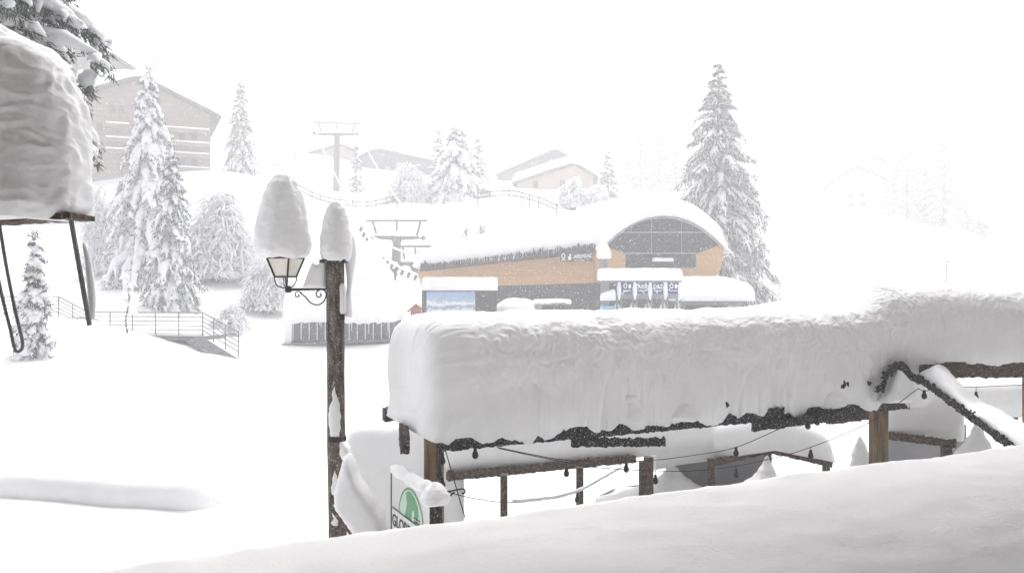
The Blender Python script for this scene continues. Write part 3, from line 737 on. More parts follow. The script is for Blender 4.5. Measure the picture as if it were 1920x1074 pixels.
# snow-capped street lamp before the station
def small_lamp():
    k = 51/F; x = (1133-960)*k; r = empty('street_lamp', (x, 51, gz(x, 51)), 'distant street lamp with a pointed snow cap before the station arch', 'lamp')
    z = lambda py: CZ-(py-HOR)*k
    mb = MB(); mb.tube([(x, 51, gz(x, 51)-.2), (x, 51, z(518))], .09, 8); mb.build('pole', M['grey_metal'], r, True)
    mb = MB(); mb.lathe([(.12, z(520)), (.28, z(506)), (.3, z(484)), (.2, z(480))], x, 51, 6); mb.build('lantern', M['grey_metal'], r)
    cone_heap((x-.02, 51, z(484.5)), .44, z(451)-z(484.5), seed=3, n=20, k=16, amp=.02).build('snow_cap', M['snow'], r, True)
small_lamp()
# thin pole on the right slope
b = P(1775, 533, 66); mb = MB(); mb.tube([(b.x, b.y, gz(b.x, b.y)-.3), (b.x, b.y, P(0, 492, 66).z)], .045, 6); mb.tube([(b.x-.05, b.y, P(0, 491, 66).z), (b.x+.28, b.y, P(0, 491.5, 66).z)], .05, 6)
ob = mb.build('marker_pole', M['rail'], origin=(b.x, b.y, gz(b.x, b.y))); tag(ob, 'thin marker pole standing alone on the right-hand slope', 'pole')

# ------------------------------------------------------------- hut with snow dome
k46 = 46/F; Xh = lambda px: (px-960)*k46; Zh = lambda py: CZ-(py-HOR)*k46
ht = empty('hut', (Xh(640), 46, Zh(645)), 'slatted hut under an enormous dome of snow behind the lamp post', 'hut')
mb = MB(); mb.box((Xh(548), 46, Zh(640)), (Xh(737), 49.5, Zh(598))); mb.build('wall', M['hut_slat'], ht)
mb = MB(); mb.beam((Xh(532), 45.8, Zh(646)), (Xh(739), 45.8, Zh(636)), .5, .16); mb.build('deck', M['rail'], ht)
mb = MB()
for px in range(550, 740, 15): mb.box((Xh(px)-.018, 45.93, Zh(637)), (Xh(px)+.018, 45.996, Zh(603)))
for px, l in ((566, 22), (600, 9), (603, 14), (660, 20), (692, 26), (728, 24)): mb.tube([(Xh(px), 45.88, Zh(600)), (Xh(px), 45.88, Zh(600+l))], [.035, .012], 5)
mb.build('battens', M['white_paint'], ht)
mb = MB(); mb.box((Xh(534), 45.85, Zh(648)), (Xh(548)-.003, 47.5, Zh(560))); mb.build('side_wall', M['snow'], ht)
loaf((Xh(532), 45.5, Zh(603)), 0, Xh(741)-Xh(532), 4.6, Zh(548)-Zh(603), nu=60, nc=34, pc=7, pu=6, amp=.03, drip=.22, endr=.5, seed=2).build('eave_snow', M['snow'], ht, True)
mb = cone_heap((Xh(652), 48, Zh(552)), 2.55, Zh(440)-Zh(552), seed=5, n=50, k=30, amp=.08, fs=.8, prof=[(0,1.04),(.1,1.03),(.3,.94),(.5,.8),(.7,.6),(.85,.42),(.95,.24),(1,.05)], tilt=.0, flat=.85)
mb.build('roof_snow', M['snow'], ht, True)

# ------------------------------------------------------------- railed walkway
wk = empty('walkway', P(280, 640, 42), 'raised walkway with horizontal steel railings across the left slope', 'walkway')
path = [P(-60, 558, 46), P(110, 556, 46), P(165, 585, 42), P(380, 586, 40), P(447, 622, 36)]
hts = 1.05
def zoff(p, d): return p+Vector((0, 0, -d))
for a, b, n in zip(path, path[1:], (5, 2, 5, 3)):
    pass
segn = [(0, 1, 5), (1, 2, 2), (2, 3, 5), (3, 4, 3)]
for i, j, n in segn:
    a, b = path[i], path[j]
    for q in range(5):
        mb = MB(); mb.beam(zoff(a, .22*q), zoff(b, .22*q), .045 if q else .07, .045 if q else .06); mb.build('rail', M['rail'], wk)
    for s_ in range(n+1):
        p = a.lerp(b, s_/n); mb = MB(); mb.beam(zoff(p, 1.15), p+Vector((0, 0, .02)), .05, .05); mb.build('post', M['rail'], wk)
mb = MB()
for i, j, n in segn:
    a, b = path[i]-Vector((0, 0, 1.2)), path[j]-Vector((0, 0, 1.2)); d = (b-a); nn = Vector((-d.y, d.x, 0)).normalized()*1.8
    if i == 3: nn = Vector((-1.6, 1.2, 0))
    vs = [a, b, b+nn, a+nn]; vs += [v-Vector((0, 0, .2)) for v in vs]
    mb.add(vs, [(0, 1, 2, 3), (7, 6, 5, 4), (0, 4, 5, 1), (1, 5, 6, 2), (2, 6, 7, 3), (3, 7, 4, 0)])
mb.build('deck', M['soffit'], wk)
mb = MB(); a, b = path[2]-Vector((0, 0, .98)), path[3]-Vector((0, 0, .98))
loaf((a.x, a.y+.1, a.z-.2), math.atan2((b-a).y, (b-a).x), (b-a).length, 1.7, .3, nu=30, nc=14, amp=.03).build('deck_snow', M['snow'], wk, True)

# ------------------------------------------------------------- chalets
def house(name, Y, label, wallm, front, base_py, depth, ang=0, eave=1.0, snow_t=1.0, rows=(), ridge_back=None):
    """gable-front house; front = [(px,py) left eave, apex, right eave], base row; built square to the view then its depth goes back"""
    k = Y/F; Xp = lambda px: (px-960)*k; Zp = lambda py: CZ-(py-HOR)*k
    (lx, ly), (ax, ay), (rx, ry) = front
    rot_ = -math.atan2(Xp(ax), Y)
    zb = gz(Xp((lx+rx)/2), Y)-1.5
    r = empty(name, (Xp(ax), Y, zb+1.5), label, 'house', None); r.rotation_euler = (0, 0, rot_)
    wl, wr = Xp(lx)+eave, Xp(rx)-eave
    sl = (Zp(ay)-Zp(ly))/max(.1, Xp(ax)-Xp(lx)); sr = (Zp(ay)-Zp(ry))/max(.1, Xp(rx)-Xp(ax))
    mb = MB(); mb.prism([(wl, zb), (wr, zb), (wr, Zp(ry)+sr*eave-.15), (Xp(ax), Zp(ay)-.15), (wl, Zp(ly)+sl*eave-.15)], Y, Y+depth); mb.build('wall', wallm, r)
    mb = MB(); A_ = (Xp(lx), Zp(ly)); B_ = (Xp(ax), Zp(ay)); C_ = (Xp(rx), Zp(ry))
    mb.prism([A_, B_, C_, (C_[0], C_[1]+.22), (B_[0], B_[1]+.25), (A_[0], A_[1]+.22)], Y-1.1, Y+depth+.5); rf = mb.build('roof', M['chalet_dark'], r)
    mb = MB(); t = snow_t; yy = [Y-1.25, Y-1.2, Y-.9, Y+depth*.5, Y+depth+.6]; hs_ = [.02, .65, 1, 1, 1]; o = 0
    cols = 24; V = []
    for y_, h_ in zip(yy, hs_):
        for c in range(cols+1):
            f = c/cols; x = A_[0]-.1+(C_[0]-A_[0]+.2)*f
            zr = (A_[1]+(B_[1]-A_[1])*(x-A_[0])/(B_[0]-A_[0])) if x < B_[0] else (C_[1]+(B_[1]-C_[1])*(C_[0]-x)/(C_[0]-B_[0]))
            e = min(1, f/.05+.05, (1-f)/.05+.05)**.5
            V.append((x, y_, zr+.253+t*h_*e-.25*t*math.exp(-((x-B_[0])/.6)**2)+.06*noise.noise(Vector((x*.6, y_*.5, 1)))))
    F_ = [(i*(cols+1)+c, i*(cols+1)+c+1, (i+1)*(cols+1)+c+1, (i+1)*(cols+1)+c) for i in range(len(yy)-1) for c in range(cols)]
    mb.add(V, F_); mb.build('roof_snow', M['snow'], rf, True)
    return r, Xp, Zp, zb
r, Xp, Zp, zb = house('chalet', 98, 'large brown timber chalet with snow-lined balconies on the left slope', M['chalet'], [(120, 205), (262, 148), (405, 212)], 340, 14, eave=1.2, snow_t=.9)
for py in (236, 262, 283, 310):
    for a, b in ((300, 384), (205, 245)):
        if b < 260 and py in (310,): continue
        mb = MB(); mb.box((Xp(a), 96.9, Zp(py+9)), (Xp(b), 97.02, Zp(py+1.5))); mb.box((Xp(a), 97.02, Zp(py+9)), (Xp(b), 97.99, Zp(py+8))); bal = mb.build('balcony', M['chalet'], r)
        loaf((Xp(a), 96.8, Zp(py+1.5)), 0, Xp(b)-Xp(a), .4, .2, nu=26, nc=10, amp=.02, endr=.2).build('balcony_snow', M['snow'], bal, True)
for a, py in ((212, 205), (226, 205), (330, 250), (352, 250), (330, 297), (352, 297), (318, 325), (350, 325), (190, 240)):
    mb = MB(); mb.box((Xp(a), 97.93, Zp(py+10)), (Xp(a+10), 97.985, Zp(py-4))); mb.build('window', M['chalet_dark'], r)
mb = MB(); mb.box((Xp(222), 97.9, Zp(222)), (Xp(224), 97.99, Zp(215)))
r2, Xq, Zq, zb = house('chalet', 108, 'upper chalet with stepped snowy roofs behind the large brown one', M['chalet'], [(70, 150), (180, 88), (275, 145)], 300, 9, eave=1.0, snow_t=.9)
mb = MB(); mb.prism([(Xq(165), Zq(200)), (Xq(232), Zq(200)), (Xq(232), Zq(140)), (Xq(165), Zq(148))], 105.5, 107.9); dm = mb.build('bay', M['chalet'], r2)
loaf((Xq(150), 105.2, Zq(148)), 0, Xq(240)-Xq(150), 2.7, .9, nu=26, nc=14, amp=.05, topf=lambda t: .5+1.0*t).build('bay_snow', M['snow'], dm, True)

r, Xp, Zp, zb = house('house', 150, 'rose-walled house half buried in snow behind the upper lift tower', M['chalet3'], [(558, 300), (640, 272), (700, 300)], 340, 10, eave=1.0, snow_t=1.3)
for px in (600, 640): mb = MB(); mb.box((Xp(px), 149.9, Zp(322)), (Xp(px+9), 149.98, Zp(308))); mb.build('window', M['chalet_dark'], r)
r, Xp, Zp, zb = house('house', 146, 'dark brown house with a long snowy roof right of the upper lift tower', M['chalet_dark'], [(662, 305), (702, 281), (832, 306)], 345, 10, eave=1.2, snow_t=1.3)
for px in (722, 742): mb = MB(); mb.box((Xp(px), 145.9, Zp(330)), (Xp(px+9), 145.98, Zp(312))); mb.build('window', M['chalet3'], r)
r, Xp, Zp, zb = house('house', 136, 'pale ochre house with overhanging gable above the fence in the middle', M['chalet2'], [(960, 345), (1078, 308), (1122, 336)], 375, 12, eave=.9, snow_t=1.4)
for px in (1050, 1075, 1000): mb = MB(); mb.box((Xp(px), 135.9, Zp(352)), (Xp(px+9), 135.98, Zp(338))); mb.build('window', M['chalet_dark'], r)
r, Xp, Zp, zb = house('house', 152, 'grey-gabled house rising behind the ochre one', M['chalet_dark'], [(930, 330), (1042, 282), (1085, 308)], 375, 10, eave=1.0, snow_t=1.0)
for px in (1030, 1048): mb = MB(); mb.box((Xp(px), 151.9, Zp(312)), (Xp(px+8), 151.98, Zp(300))); mb.build('window', M['chalet3'], r)
r, Xp, Zp, zb = house('house', 178, 'washed-out house at the top of the right-hand slope', M['chalet3'], [(1548, 352), (1605, 312), (1665, 345)], 400, 10, eave=1.0, snow_t=1.0)
for px in (1592, 1600+12): 
    for py in (380, 362): mb = MB(); mb.box((Xp(px), 177.9, Zp(py+8)), (Xp(px+9), 177.98, Zp(py))); mb.build('window', M['chalet_dark'], r)
r, Xp, Zp, zb = house('house', 190, 'washed-out upper house peeking behind the one on the right-hand slope', M['chalet3'], [(1580, 318), (1628, 290), (1680, 318)], 400, 9, eave=1.0, snow_t=.9)
r, Xp, Zp, zb = house('shed', 165, 'very faint snow-roofed shed low on the right hill', M['chalet_dark'], [(1800, 428), (1822, 410), (1850, 428)], 470, 6, eave=.6, snow_t=.8)

# ------------------------------------------------------------- lift towers, ropes, fences
def lift_tower(px, pyt, pyb, Y, wpx, label, slope=0.0):
    k = Y/F; x = (px-960)*k; z = lambda p: CZ-(p-HOR)*k; h = z(pyt); hw = wpx*k/2
    zb = min(gz(x, Y), z(pyb))-.4
    r = empty('lift_tower', (x, Y, zb+.4), label, 'pylon', 'chairlift towers')
    mb = MB(); mb.tube([(x-.15, Y, zb), (x, Y, h-1.9)], [.55, .42], 12); mb.build('column', M['tower'], r, True)
    mb = MB(); mb.beam((x-hw, Y, h+slope), (x+hw, Y, h-slope), .22, .2); mb.build('top_beam', M['tower'], r)
    mb = MB(); mb.prism([(x-hw*.82, h-1.55), (x+hw*.72, h-1.55), (x+hw*.7, h-1.85), (x+.5, h-1.95), (x+.3, h-2.5), (x-.3, h-2.5), (x-.5, h-1.95), (x-hw*.8, h-1.8)], Y-.25, Y+.25); mb.build('cross_arm', M['tower'], r)
    for s_ in (-1, 1):
        mb = MB(); mb.beam((x+s_*hw*.78, Y, h-.1-slope*s_*.8), (x+s_*hw*.66, Y, h-1.5), .2, .28, up=(0, 1, 0)); mb.build('strut', M['tower'], r)
    mb = MB(); mb.beam((x, Y, h-.12), (x-.02, Y, h-.95), .18, .3, up=(0, 1, 0)); mb.build('strut', M['tower'], r)
    for s_ in (-1, 1):
        mb = MB(); cx = x+s_*hw*.9
        mb.beam((cx, Y-1.6, h-1.95), (cx, Y+1.6, h-1.75), .1, .18)
        for q in range(6):
            yy = Y-1.5+q*.6; mb.tube([(cx-.09, yy, h-1.7+(q-2.5)*.035), (cx+.09, yy, h-1.7+(q-2.5)*.035)], .2, 10)
        mb.beam((cx, Y, h-1.85), (x+s_*hw*.6, Y, h-1.65), .15, .15)
        mb.build('sheave_train', M['tower'], r)
    for s_, l in ((-1, .5), (1, .45)):
        mb = MB(); mb.beam((x+s_*hw*.4-l, Y-.5, h-.55), (x+s_*hw*.4+l, Y-.5, h-.6), .08, .06); mb.build('work_platform', M['tower'], r)
    loaf((x-hw*.8, Y-.28, h-1.55), 0, hw*.75, .5, .28, nu=26, nc=10, amp=.04).build('arm_snow', M['snow'], r, True)
    return Vector((x-hw*.9, Y, h-1.5)), Vector((x+hw*.9, Y, h-1.5))
tA = lift_tower(632, 231, 372, 122, 88, 'upper chairlift tower on the hill crest between the houses', .12)
tB = lift_tower(744, 414, 520, 81, 114, 'nearer chairlift tower just left of the station roof')
tC = lift_tower(779, 462, 545, 78, 60, 'small tower head low behind the nearer lift tower, close to the station roof')
def sag(a, b, s_, n=14): return [a.lerp(b, i/n)-Vector((0, 0, s_*4*(i/n)*(1-i/n))) for i in range(n+1)]
ups = [P(560, 120, 200), P(640, 120, 200)]
for i in range(2):
    r = empty('haul_rope', tA[i], ['left-hand haul rope thick with snow running down from the upper lift tower', 'right-hand haul rope thick with snow running down from the upper lift tower'][i], 'cable', 'snow-thick haul ropes')
    end = P(800+i*30, 486, 74)
    mb = MB(); pts = sag(tB[i], tA[i], .8)+sag(tA[i], ups[i], 1)[1:]; pts = sag(end, tB[i], .3)[:-1]+pts
    mb.tube(pts, .035, 6); mb.build('rope', M['tower'], r, True)
    mb = MB(); mb.tube([p+Vector((0, 0, .09)) for p in pts], .10, 6); mb.build('rope_snow', M['snow'], r, True)
# sagging line with dark tags beside the nearer tower
r = empty('tagged_rope', P(700, 460, 64), 'sagging snow-covered rope hung with small dark tags left of the station', 'rope')
pts = curve_pts([P(672, 428, 70), P(690, 462, 68), P(716, 492, 66), P(745, 513, 64), P(786, 529, 62)], 10)
mb = MB(); mb.tube(pts, .03, 5); mb.build('rope', M['rail'], r)
rnd = random.Random(3)
for p in pts[2::3]:
    mb = MB(); mb.beam(p+Vector((0, 0, .05)), p+Vector((.14, 0, .42)), .22, .12, up=(0, 1, 0)); mb.build('tag', M['tower'], r)
mb = MB(); mb.tube([p+Vector((.15, .3, .42+rnd.uniform(-.05, .05))) for p in pts], [rnd.uniform(.12, .24) for _ in pts], 6); mb.build('rope_snow', M['snow'], r, True)
b = P(738, 545, 64); mb = MB(); mb.prism([(b.x-.05, b.z), (b.x+.25, b.z+1.3), (b.x+.2, b.z+1.8), (b.x-.1, b.z+1.75), (b.x-.35, b.z+1.9), (b.x-.4, b.z+1.1)], 64, 64.3); ob = mb.build('rope_anchor', M['tower'], origin=(b.x, 64, b.z))
tag(ob, 'grey wedge-shaped steel anchor behind the hut, left of the station wall', 'post')

def fence(pts, Y, label, post_h=1.25, n=8):
    w0 = P(*pts[0], Y); r = empty('fence', (w0.x, w0.y, gz(w0.x, w0.y)), label, 'fence', 'wooden fences on the crest')
    c = curve_pts([P(a, b, Y) for a, b in pts], 3)
    for lv in (.95, .45):
        mb = MB(); mb.tube([p+Vector((0, 0, lv)) for p in c], .08, 5); mb.build('rail', M['tower'], r)
    L = len(c)-1
    for i in range(n+1):
        p = c[round(i*L/n)]; mb = MB(); mb.beam(p+Vector((0, 0, -.4)), p+Vector((0, 0, 1.1)), .13, .13, up=(0, 1, 0)); mb.build('post', M['tower'], r)
fence([(560, 362), (585, 375), (610, 384), (650, 391), (680, 394), (705, 391), (745, 382)], 98, 'two-rail fence dipping across the crest below the upper lift tower', n=7)
fence([(896, 378), (930, 374), (965, 374), (985, 379), (1010, 386), (1044, 400)], 93, 'two-rail fence curving over the mound left of the white shrubs', n=6)
a = P(478, 308, 102); b = P(546, 310, 102); r = empty('fence', a, 'short faint rail beside the lone narrow spruce', 'fence', 'wooden fences on the crest')
mb = MB(); mb.beam(a, b, .12, .12); mb.build('rail', M['rail'], r)
for p in (a, b, a.lerp(b, .5)): mb = MB(); mb.beam(p-Vector((0, 0, .07)), p-Vector((0, 0, 1.4)), .1, .1); mb.build('post', M['rail'], r)
mb = MB(); b = P(552, 322, 100); mb.tube([b+Vector((.15, 0, 2.4)), b+Vector((.1, 0, 1)), b+Vector((0, 0, .7)), b+Vector((-.1, 0, .3)), b+Vector((.15, 0, -.1)), b+Vector((.5, 0, .05)), b+Vector((.35, 0, .3))], .06, 6)
ob = mb.build('hooked_pole', M['rail'], origin=b); tag(ob, 'thin hooked pole on the slope above the big lantern', 'pole')

# ------------------------------------------------------------- lamp post in front
lp = empty('lamp_post', (P(631, 0, 9).x, 9, 0), 'log lamp post with a snow-piled iron lantern on a scrolled bracket', 'lamp')
k9 = 9/F; X9 = lambda px: (px-960)*k9; Z9 = lambda py: CZ-(py-HOR)*k9
mb = MB(); rnd = random.Random(1)
n = 28; kk = 90
zt, zbm = Z9(492), -.1
for i in range(kk+1):
    t = i/kk; z = zbm+(zt-zbm)*t; cx = X9(633.5)+(X9(628)-X9(633.5))*((z-Z9(1005))/(zt-Z9(1005)))
    for j in range(n):
        a = 2*math.pi*j/n; R = .098+.006*math.cos(3*a+z)+.007*noise.noise(Vector((math.cos(a)*5, math.sin(a)*5, z*1.2)))+.004*noise.noise(Vector((math.cos(a)*14, math.sin(a)*14, z*3)))
        mb.v.append((cx+R*math.cos(a), 9+R*math.sin(a), z))
for i in range(kk):
    for j in range(n): a = i*n+j; b = i*n+(j+1)%n; mb.f.append((a, b, b+n, a+n))
mb.f.append(tuple(kk*n+j for j in range(n)))
post = mb.build('post', M['log'], lp, True)
cx = X9(628)
mb = MB(); mb.box((cx-.145, 8.87, Z9(493)), (cx+.14, 9.13, Z9(487))); mb.build('cap_board', M['dark_timber'], lp)
cone_heap((X9(630), 9, Z9(488)), .175, Z9(376)-Z9(488), seed=11, amp=.010, prof=[(0,.86),(.06,.98),(.13,1.04),(.38,1.0),(.64,.83),(.85,.57),(.94,.36),(.985,.18),(1,.04)], fs=8, k=60, n=56).build('post_snow', M['snow_near'], lp, True)
mb = MB(); pts = [Vector((X9(652), 9.06, Z9(y))) + Vector((dx, 0, 0)) for y, dx in ((440, .01), (470, .02), (500, .015), (530, .01), (555, -.005), (580, -.02), (594, -.03))]
mb.tube(curve_pts(pts, 4), [.045+.02*math.sin(i*.35) for i in range(25)], 12); mb.build('side_snow', M['snow_near'], lp, True)
mb = MB(); mb.tube(curve_pts([(X9(643), 8.95, Z9(532)), (X9(646), 8.92, Z9(555)), (X9(645), 8.93, Z9(590))], 5), [.02]+[.035]*9+[.02], 10); mb.build('side_snow', M['snow_near'], lp, True)
mb = MB(); mb.tube([(X9(645), 8.92, Z9(588)), (X9(645), 8.92, Z9(598))], .025, 8); mb.build('bolt', M['iron'], lp)
mb = MB(); mb.lathe([(.104, Z9(826)), (.107, Z9(825)), (.107, Z9(818)), (.104, Z9(817))], X9(631.6), 9, 24); mb.build('collar', M['iron'], lp)
# stuck snow patches on the log
def patch(x, zc, hh_, ww, seed, y=9):
    mb = MB(); n1, n2 = 18, 26
    for i in range(n2+1):
        t = i/n2; z = zc-hh_/2+hh_*t; half = ww*(math.sin(math.pi*min(1, t*.75+.2)))*(1-t)**.35*(1+.35*noise.noise(Vector((seed, t*6, 0))))
        for j in range(n1+1):
            s_ = -1+2*j/n1; a = -math.pi/2+s_*half/.1+.25*noise.noise(Vector((seed+3, t*5, 1)))
            th = .022*(1-s_*s_)**.5*min(1, (1-t)*6, t*8+.1)
            R = .100+th+.006*noise.noise(Vector((s_*3, t*9, seed)))
            mb.v.append((x+R*math.cos(a), y+R*math.sin(a), z))
    w_ = n1+1
    for i in range(n2):
        for j in range(n1): a = i*w_+j; mb.f.append((a, a+1, a+w_+1, a+w_))
    return mb
patch(X9(631), Z9(768), .56, .085, 3).build('stuck_snow', M['snow_near'], lp, True)
patch(X9(632), Z9(900), .28, .05, 9).build('stuck_snow', M['snow_near'], lp, True)
patch(X9(633), Z9(955), .3, .045, 14).build('stuck_snow', M['snow_near'], lp, True)
# bracket
arm = MB(); arm.tube([(X9(541), 9, Z9(543)), (X9(612), 9, Z9(541))], .016, 8)
def spiral(cx, cz, r0, r1, a0, a1, n=22): return [Vector((cx+(r0+(r1-r0)*i/n)*math.cos(a0+(a1-a0)*i/n), 9, cz+(r0+(r1-r0)*i/n)*math.sin(a0+(a1-a0)*i/n))) for i in range(n+1)]
big = curve_pts([(X9(562), 9, Z9(548)), (X9(572), 9, Z9(556)), (X9(582), 9, Z9(567)), (X9(595), 9, Z9(571.5)), (X9(606), 9, Z9(566)), (X9(611.5), 9, Z9(554)), (X9(609), 9, Z9(545)), (X9(600), 9, Z9(543)), (X9(593), 9, Z9(549)), (X9(596), 9, Z9(557)), (X9(602), 9, Z9(554)), (X9(600), 9, Z9(550))], 6)
arm.tube(big, .008, 6)
arm.tube(curve_pts([(X9(566), 9, Z9(549)), (X9(560), 9, Z9(546.5)), (X9(554), 9, Z9(549)), (X9(555), 9, Z9(556)), (X9(561), 9, Z9(555)), (X9(559), 9, Z9(551))], 6), .007, 6)
arm.lathe([(.02, Z9(549)), (.04, Z9(546)), (.04, Z9(541)), (.02, Z9(536))], X9(541), 9, 10)
br = arm.build('bracket', M['iron'], lp, True)
mb = MB()
sp = []
# wedge of snow on the arm
poly = [(566, 541), (571, 530), (577, 512), (583, 497), (587, 490), (592, 495), (598, 494), (604, 487), (612, 486), (612, 541)]
nb = len(poly); 
mb = MB(); 
for (a, b), s_ in zip(poly, range(nb)): pass
def pillow(poly, y, th, X, Z, mb=None, seed=0, k=5):
    """thick soft slab with an outline: several rings inset towards the faces"""
    mb = mb or MB(); n = len(poly); P2 = [Vector((X(a), Z(b))) for a, b in poly]
    dense = []
    for i in range(n):
        a, b = P2[i], P2[(i+1) % n]; m_ = max(1, int((b-a).length/.03))
        for q in range(m_): dense.append(a.lerp(b, q/m_))
    n = len(dense); c = sum(dense, Vector((0, 0)))/n
    dense = [p+Vector((1, 1))*.008*noise.noise(Vector((p.x*20, p.y*20, seed))) for p in dense]
    o = len(mb.v); rings = []
    for i in range(2*k+1):
        a = math.pi*i/(2*k); yy = y-th/2*math.cos(a); f = .55+.45*math.sin(a)**.6
        for p in dense: q = c+(p-c)*f; mb.v.append((q.x, yy+.01*noise.noise(Vector((q.x*9, q.y*9, i))), q.y))
    for i in range(2*k):
        for j in range(n): a = o+i*n+j; b = o+i*n+(j+1) % n; mb.f.append((a, b, b+n, a+n))
    mb.f.append(tuple(o+j for j in range(n-1, -1, -1))); mb.f.append(tuple(o+2*k*n+j for j in range(n)))
    return mb
pillow(poly, 9, .11, X9, Z9).build('arm_snow', M['snow_near'], lp, True)
# lantern: four-sided tapering glass, iron bars
lx, ly_ = X9(535.5), 9.0
zt_, zb_ = Z9(484), Z9(519); rt, rb = .205, .118
rot = math.radians(-20)
def corner(r, i, z): a = rot+math.pi/4+i*math.pi/2; return Vector((lx+r*math.cos(a), ly_+r*math.sin(a), z))
mb = MB()
for i in range(4):
    a, b, c, d = corner(rb*.97, i, zb_), corner(rb*.97, i+1, zb_), corner(rt*.97, i+1, zt_), corner(rt*.97, i, zt_)
    mb.add([a, b, c, d], [(0, 1, 2, 3)])
mb.add([corner(rb*.97, i, zb_) for i in range(4)], [(0, 1, 2, 3)])
lan = mb.build('lantern_glass', M['lantern_glass'], lp)
mb = MB()
for i in range(4):
    mb.beam(corner(rb, i, zb_), corner(rt, i, zt_), .020, .020); mb.beam(corner(rb, i, zb_), corner(rb, i+1, zb_), .02, .018); mb.beam(corner(rt, i, zt_), corner(rt, i+1, zt_), .02, .014)
    mb.tube(curve_pts([corner(rb, i, zb_), corner(rb*1.02, i, zb_-.03), corner(rb*.75, i, zb_-.10), Vector((lx+.015, ly_, Z9(541)))], 4), .007, 5)
    mb.lathe([(.018, zt_+.006), (.012, zt_+.03), (.004, zt_+.04)], corner(rt, i, 0).x, corner(rt, i, 0).y, 8)
mb.tube([(lx, ly_, zb_), (lx+.01, ly_, Z9(541))], .010, 6)
mb.build('lantern_frame', M['iron'], lp)
mb = MB(); mb.add([corner(rt*1.05, i, zt_+.008) for i in range(4)]+[Vector((lx, ly_, zt_+.16))], [(0, 1, 4), (1, 2, 4), (2, 3, 4), (3, 0, 4), (3, 2, 1, 0)]); mb.build('lantern_hood', M['iron'], lp)
cone_heap((X9(531), ly_, Z9(481)), .292, Z9(324)-Z9(481), seed=21, amp=.016, prof=[(0,.84),(.04,.97),(.1,1.04),(.2,1.07),(.36,1.0),(.52,.91),(.71,.76),(.86,.56),(.95,.36),(.985,.2),(1,.05)], fs=6, k=80, n=70).build('lantern_snow', M['snow_near'], lp, True)

# snow-laden hand rail by the lamp post
hr = empty('handrail', P(660, 1000, 8.6), 'short wooden handrail buried under leaning snow right of the lamp post foot', 'railing')
k86 = 8.6/F; X8 = lambda px: (px-960)*k86; Z8 = lambda py: CZ-(py-HOR)*k86
mb = MB(); mb.beam((X8(628), 8.6, Z8(950)), (X8(690), 8.5, Z8(1018)), .1, .09); mb.build('rail', M['mid_timber'], hr)
mb = MB(); mb.beam((X8(667), 8.7, 0), (X8(667), 8.7, Z8(985)), .13, .1); mb.build('post', M['mid_timber'], hr)
pillow([(632, 946), (630, 920), (640, 880), (648, 852), (655, 847), (664, 862), (672, 892), (690, 915), (705, 938), (722, 965), (730, 995), (735, 1030), (695, 1030), (672, 1000), (645, 962)], 8.55, .42, X8, Z8).build('rail_snow', M['snow_near'], hr, True)
pillow([(640, 825), (648, 826), (657, 838), (660, 858), (648, 862), (641, 850)], 8.95, .2, lambda a: (a-960)*k9, Z9).build('rail_snow', M['snow_near'], hr, True)

# ------------------------------------------------------------- pub sign
sgL = Vector((-1.22, 8.2, 2.02)); sgD = Vector((.51, -.96, 0)); sgW = sgD.length; sgD.normalize(); sgN = Vector((-sgD.y*-1, sgD.x*-1, 0)); sgN = Vector((sgD.y, -sgD.x, 0))
# normal that faces the viewer
if sgN.dot(Vector((0, 0, 0))-Vector((sgL.x, sgL.y, 0))) < 0: sgN = -sgN
sg = empty('sign', (sgL.x, sgL.y, .0), 'white notice board with a green globe emblem and the word GLOBE, capped with snow', 'sign')
def S2(u, v, off=0): return sgL + sgD*u + Vector((0, 0, -v)) + sgN*off
mb = MB()
vs = [S2(0, 0, .012), S2(sgW, 0, .012), S2(sgW, .95, .012), S2(0, .95, .012), S2(0, 0, -.012), S2(sgW, 0, -.012), S2(sgW, .95, -.012), S2(0, .95, -.012)]
mb.add(vs, [(0, 3, 2, 1), (4, 5, 6, 7), (0, 1, 5, 4), (2, 3, 7, 6), (1, 2, 6, 5), (3, 0, 4, 7)]); board = mb.build('board', M['sign_board'], sg)
mb = MB(); mb.beam(S2(-.015, -.01), S2(sgW, -.01), .03, .022); mb.beam(S2(-.015, .98), S2(-.015, -.02), .035, .03); mb.build('frame', M['iron'], sg)
mb = MB(); q = S2(sgW+.06, 0); mb.beam((q.x, q.y, 0), (q.x, q.y, q.z-.01), .11, .11); mb.build('post', M['dark_timber'], sg)
def flat(poly, off, name, m):
    mb = MB(); mb.add([S2(u, v, off) for u, v in poly], [tuple(range(len(poly)))]); return mb.build(name, m, board)
def ring(c, r, wd, off, name, m, a0=0, a1=2*math.pi, n=48):
    mb = MB(); 
    for i in range(n):
        a, b = a0+(a1-a0)*i/n, a0+(a1-a0)*(i+1)/n
        q = [(c[0]+(r+s_*wd/2)*math.cos(t), c[1]-(r+s_*wd/2)*math.sin(t)) for t, s_ in ((a, -1), (a, 1), (b, 1), (b, -1))]
        mb.add([S2(u, v, off) for u, v in q], [(0, 1, 2, 3)])
    return mb.build(name, m, board)
cc = (.55, .385)
ring(cc, .325, .018, .0185, 'emblem_ring', M['sign_green'])
flat([(cc[0]+.315*math.cos(i*math.pi/24), cc[1]-.315*math.sin(i*math.pi/24)) for i in range(48)], .0145, 'emblem_disc', M['sign_pale'])
flat([(.42, .13), (.47, .09), (.56, .085), (.66, .12), (.74, .19), (.76, .26), (.72, .33), (.66, .31), (.63, .24), (.59, .26), (.57, .33), (.58, .40), (.55, .46), (.49, .47), (.42, .42), (.38, .36), (.42, .29), (.45, .22), (.43, .17)], .0165, 'emblem_shape', M['sign_green'])
mb = MB()
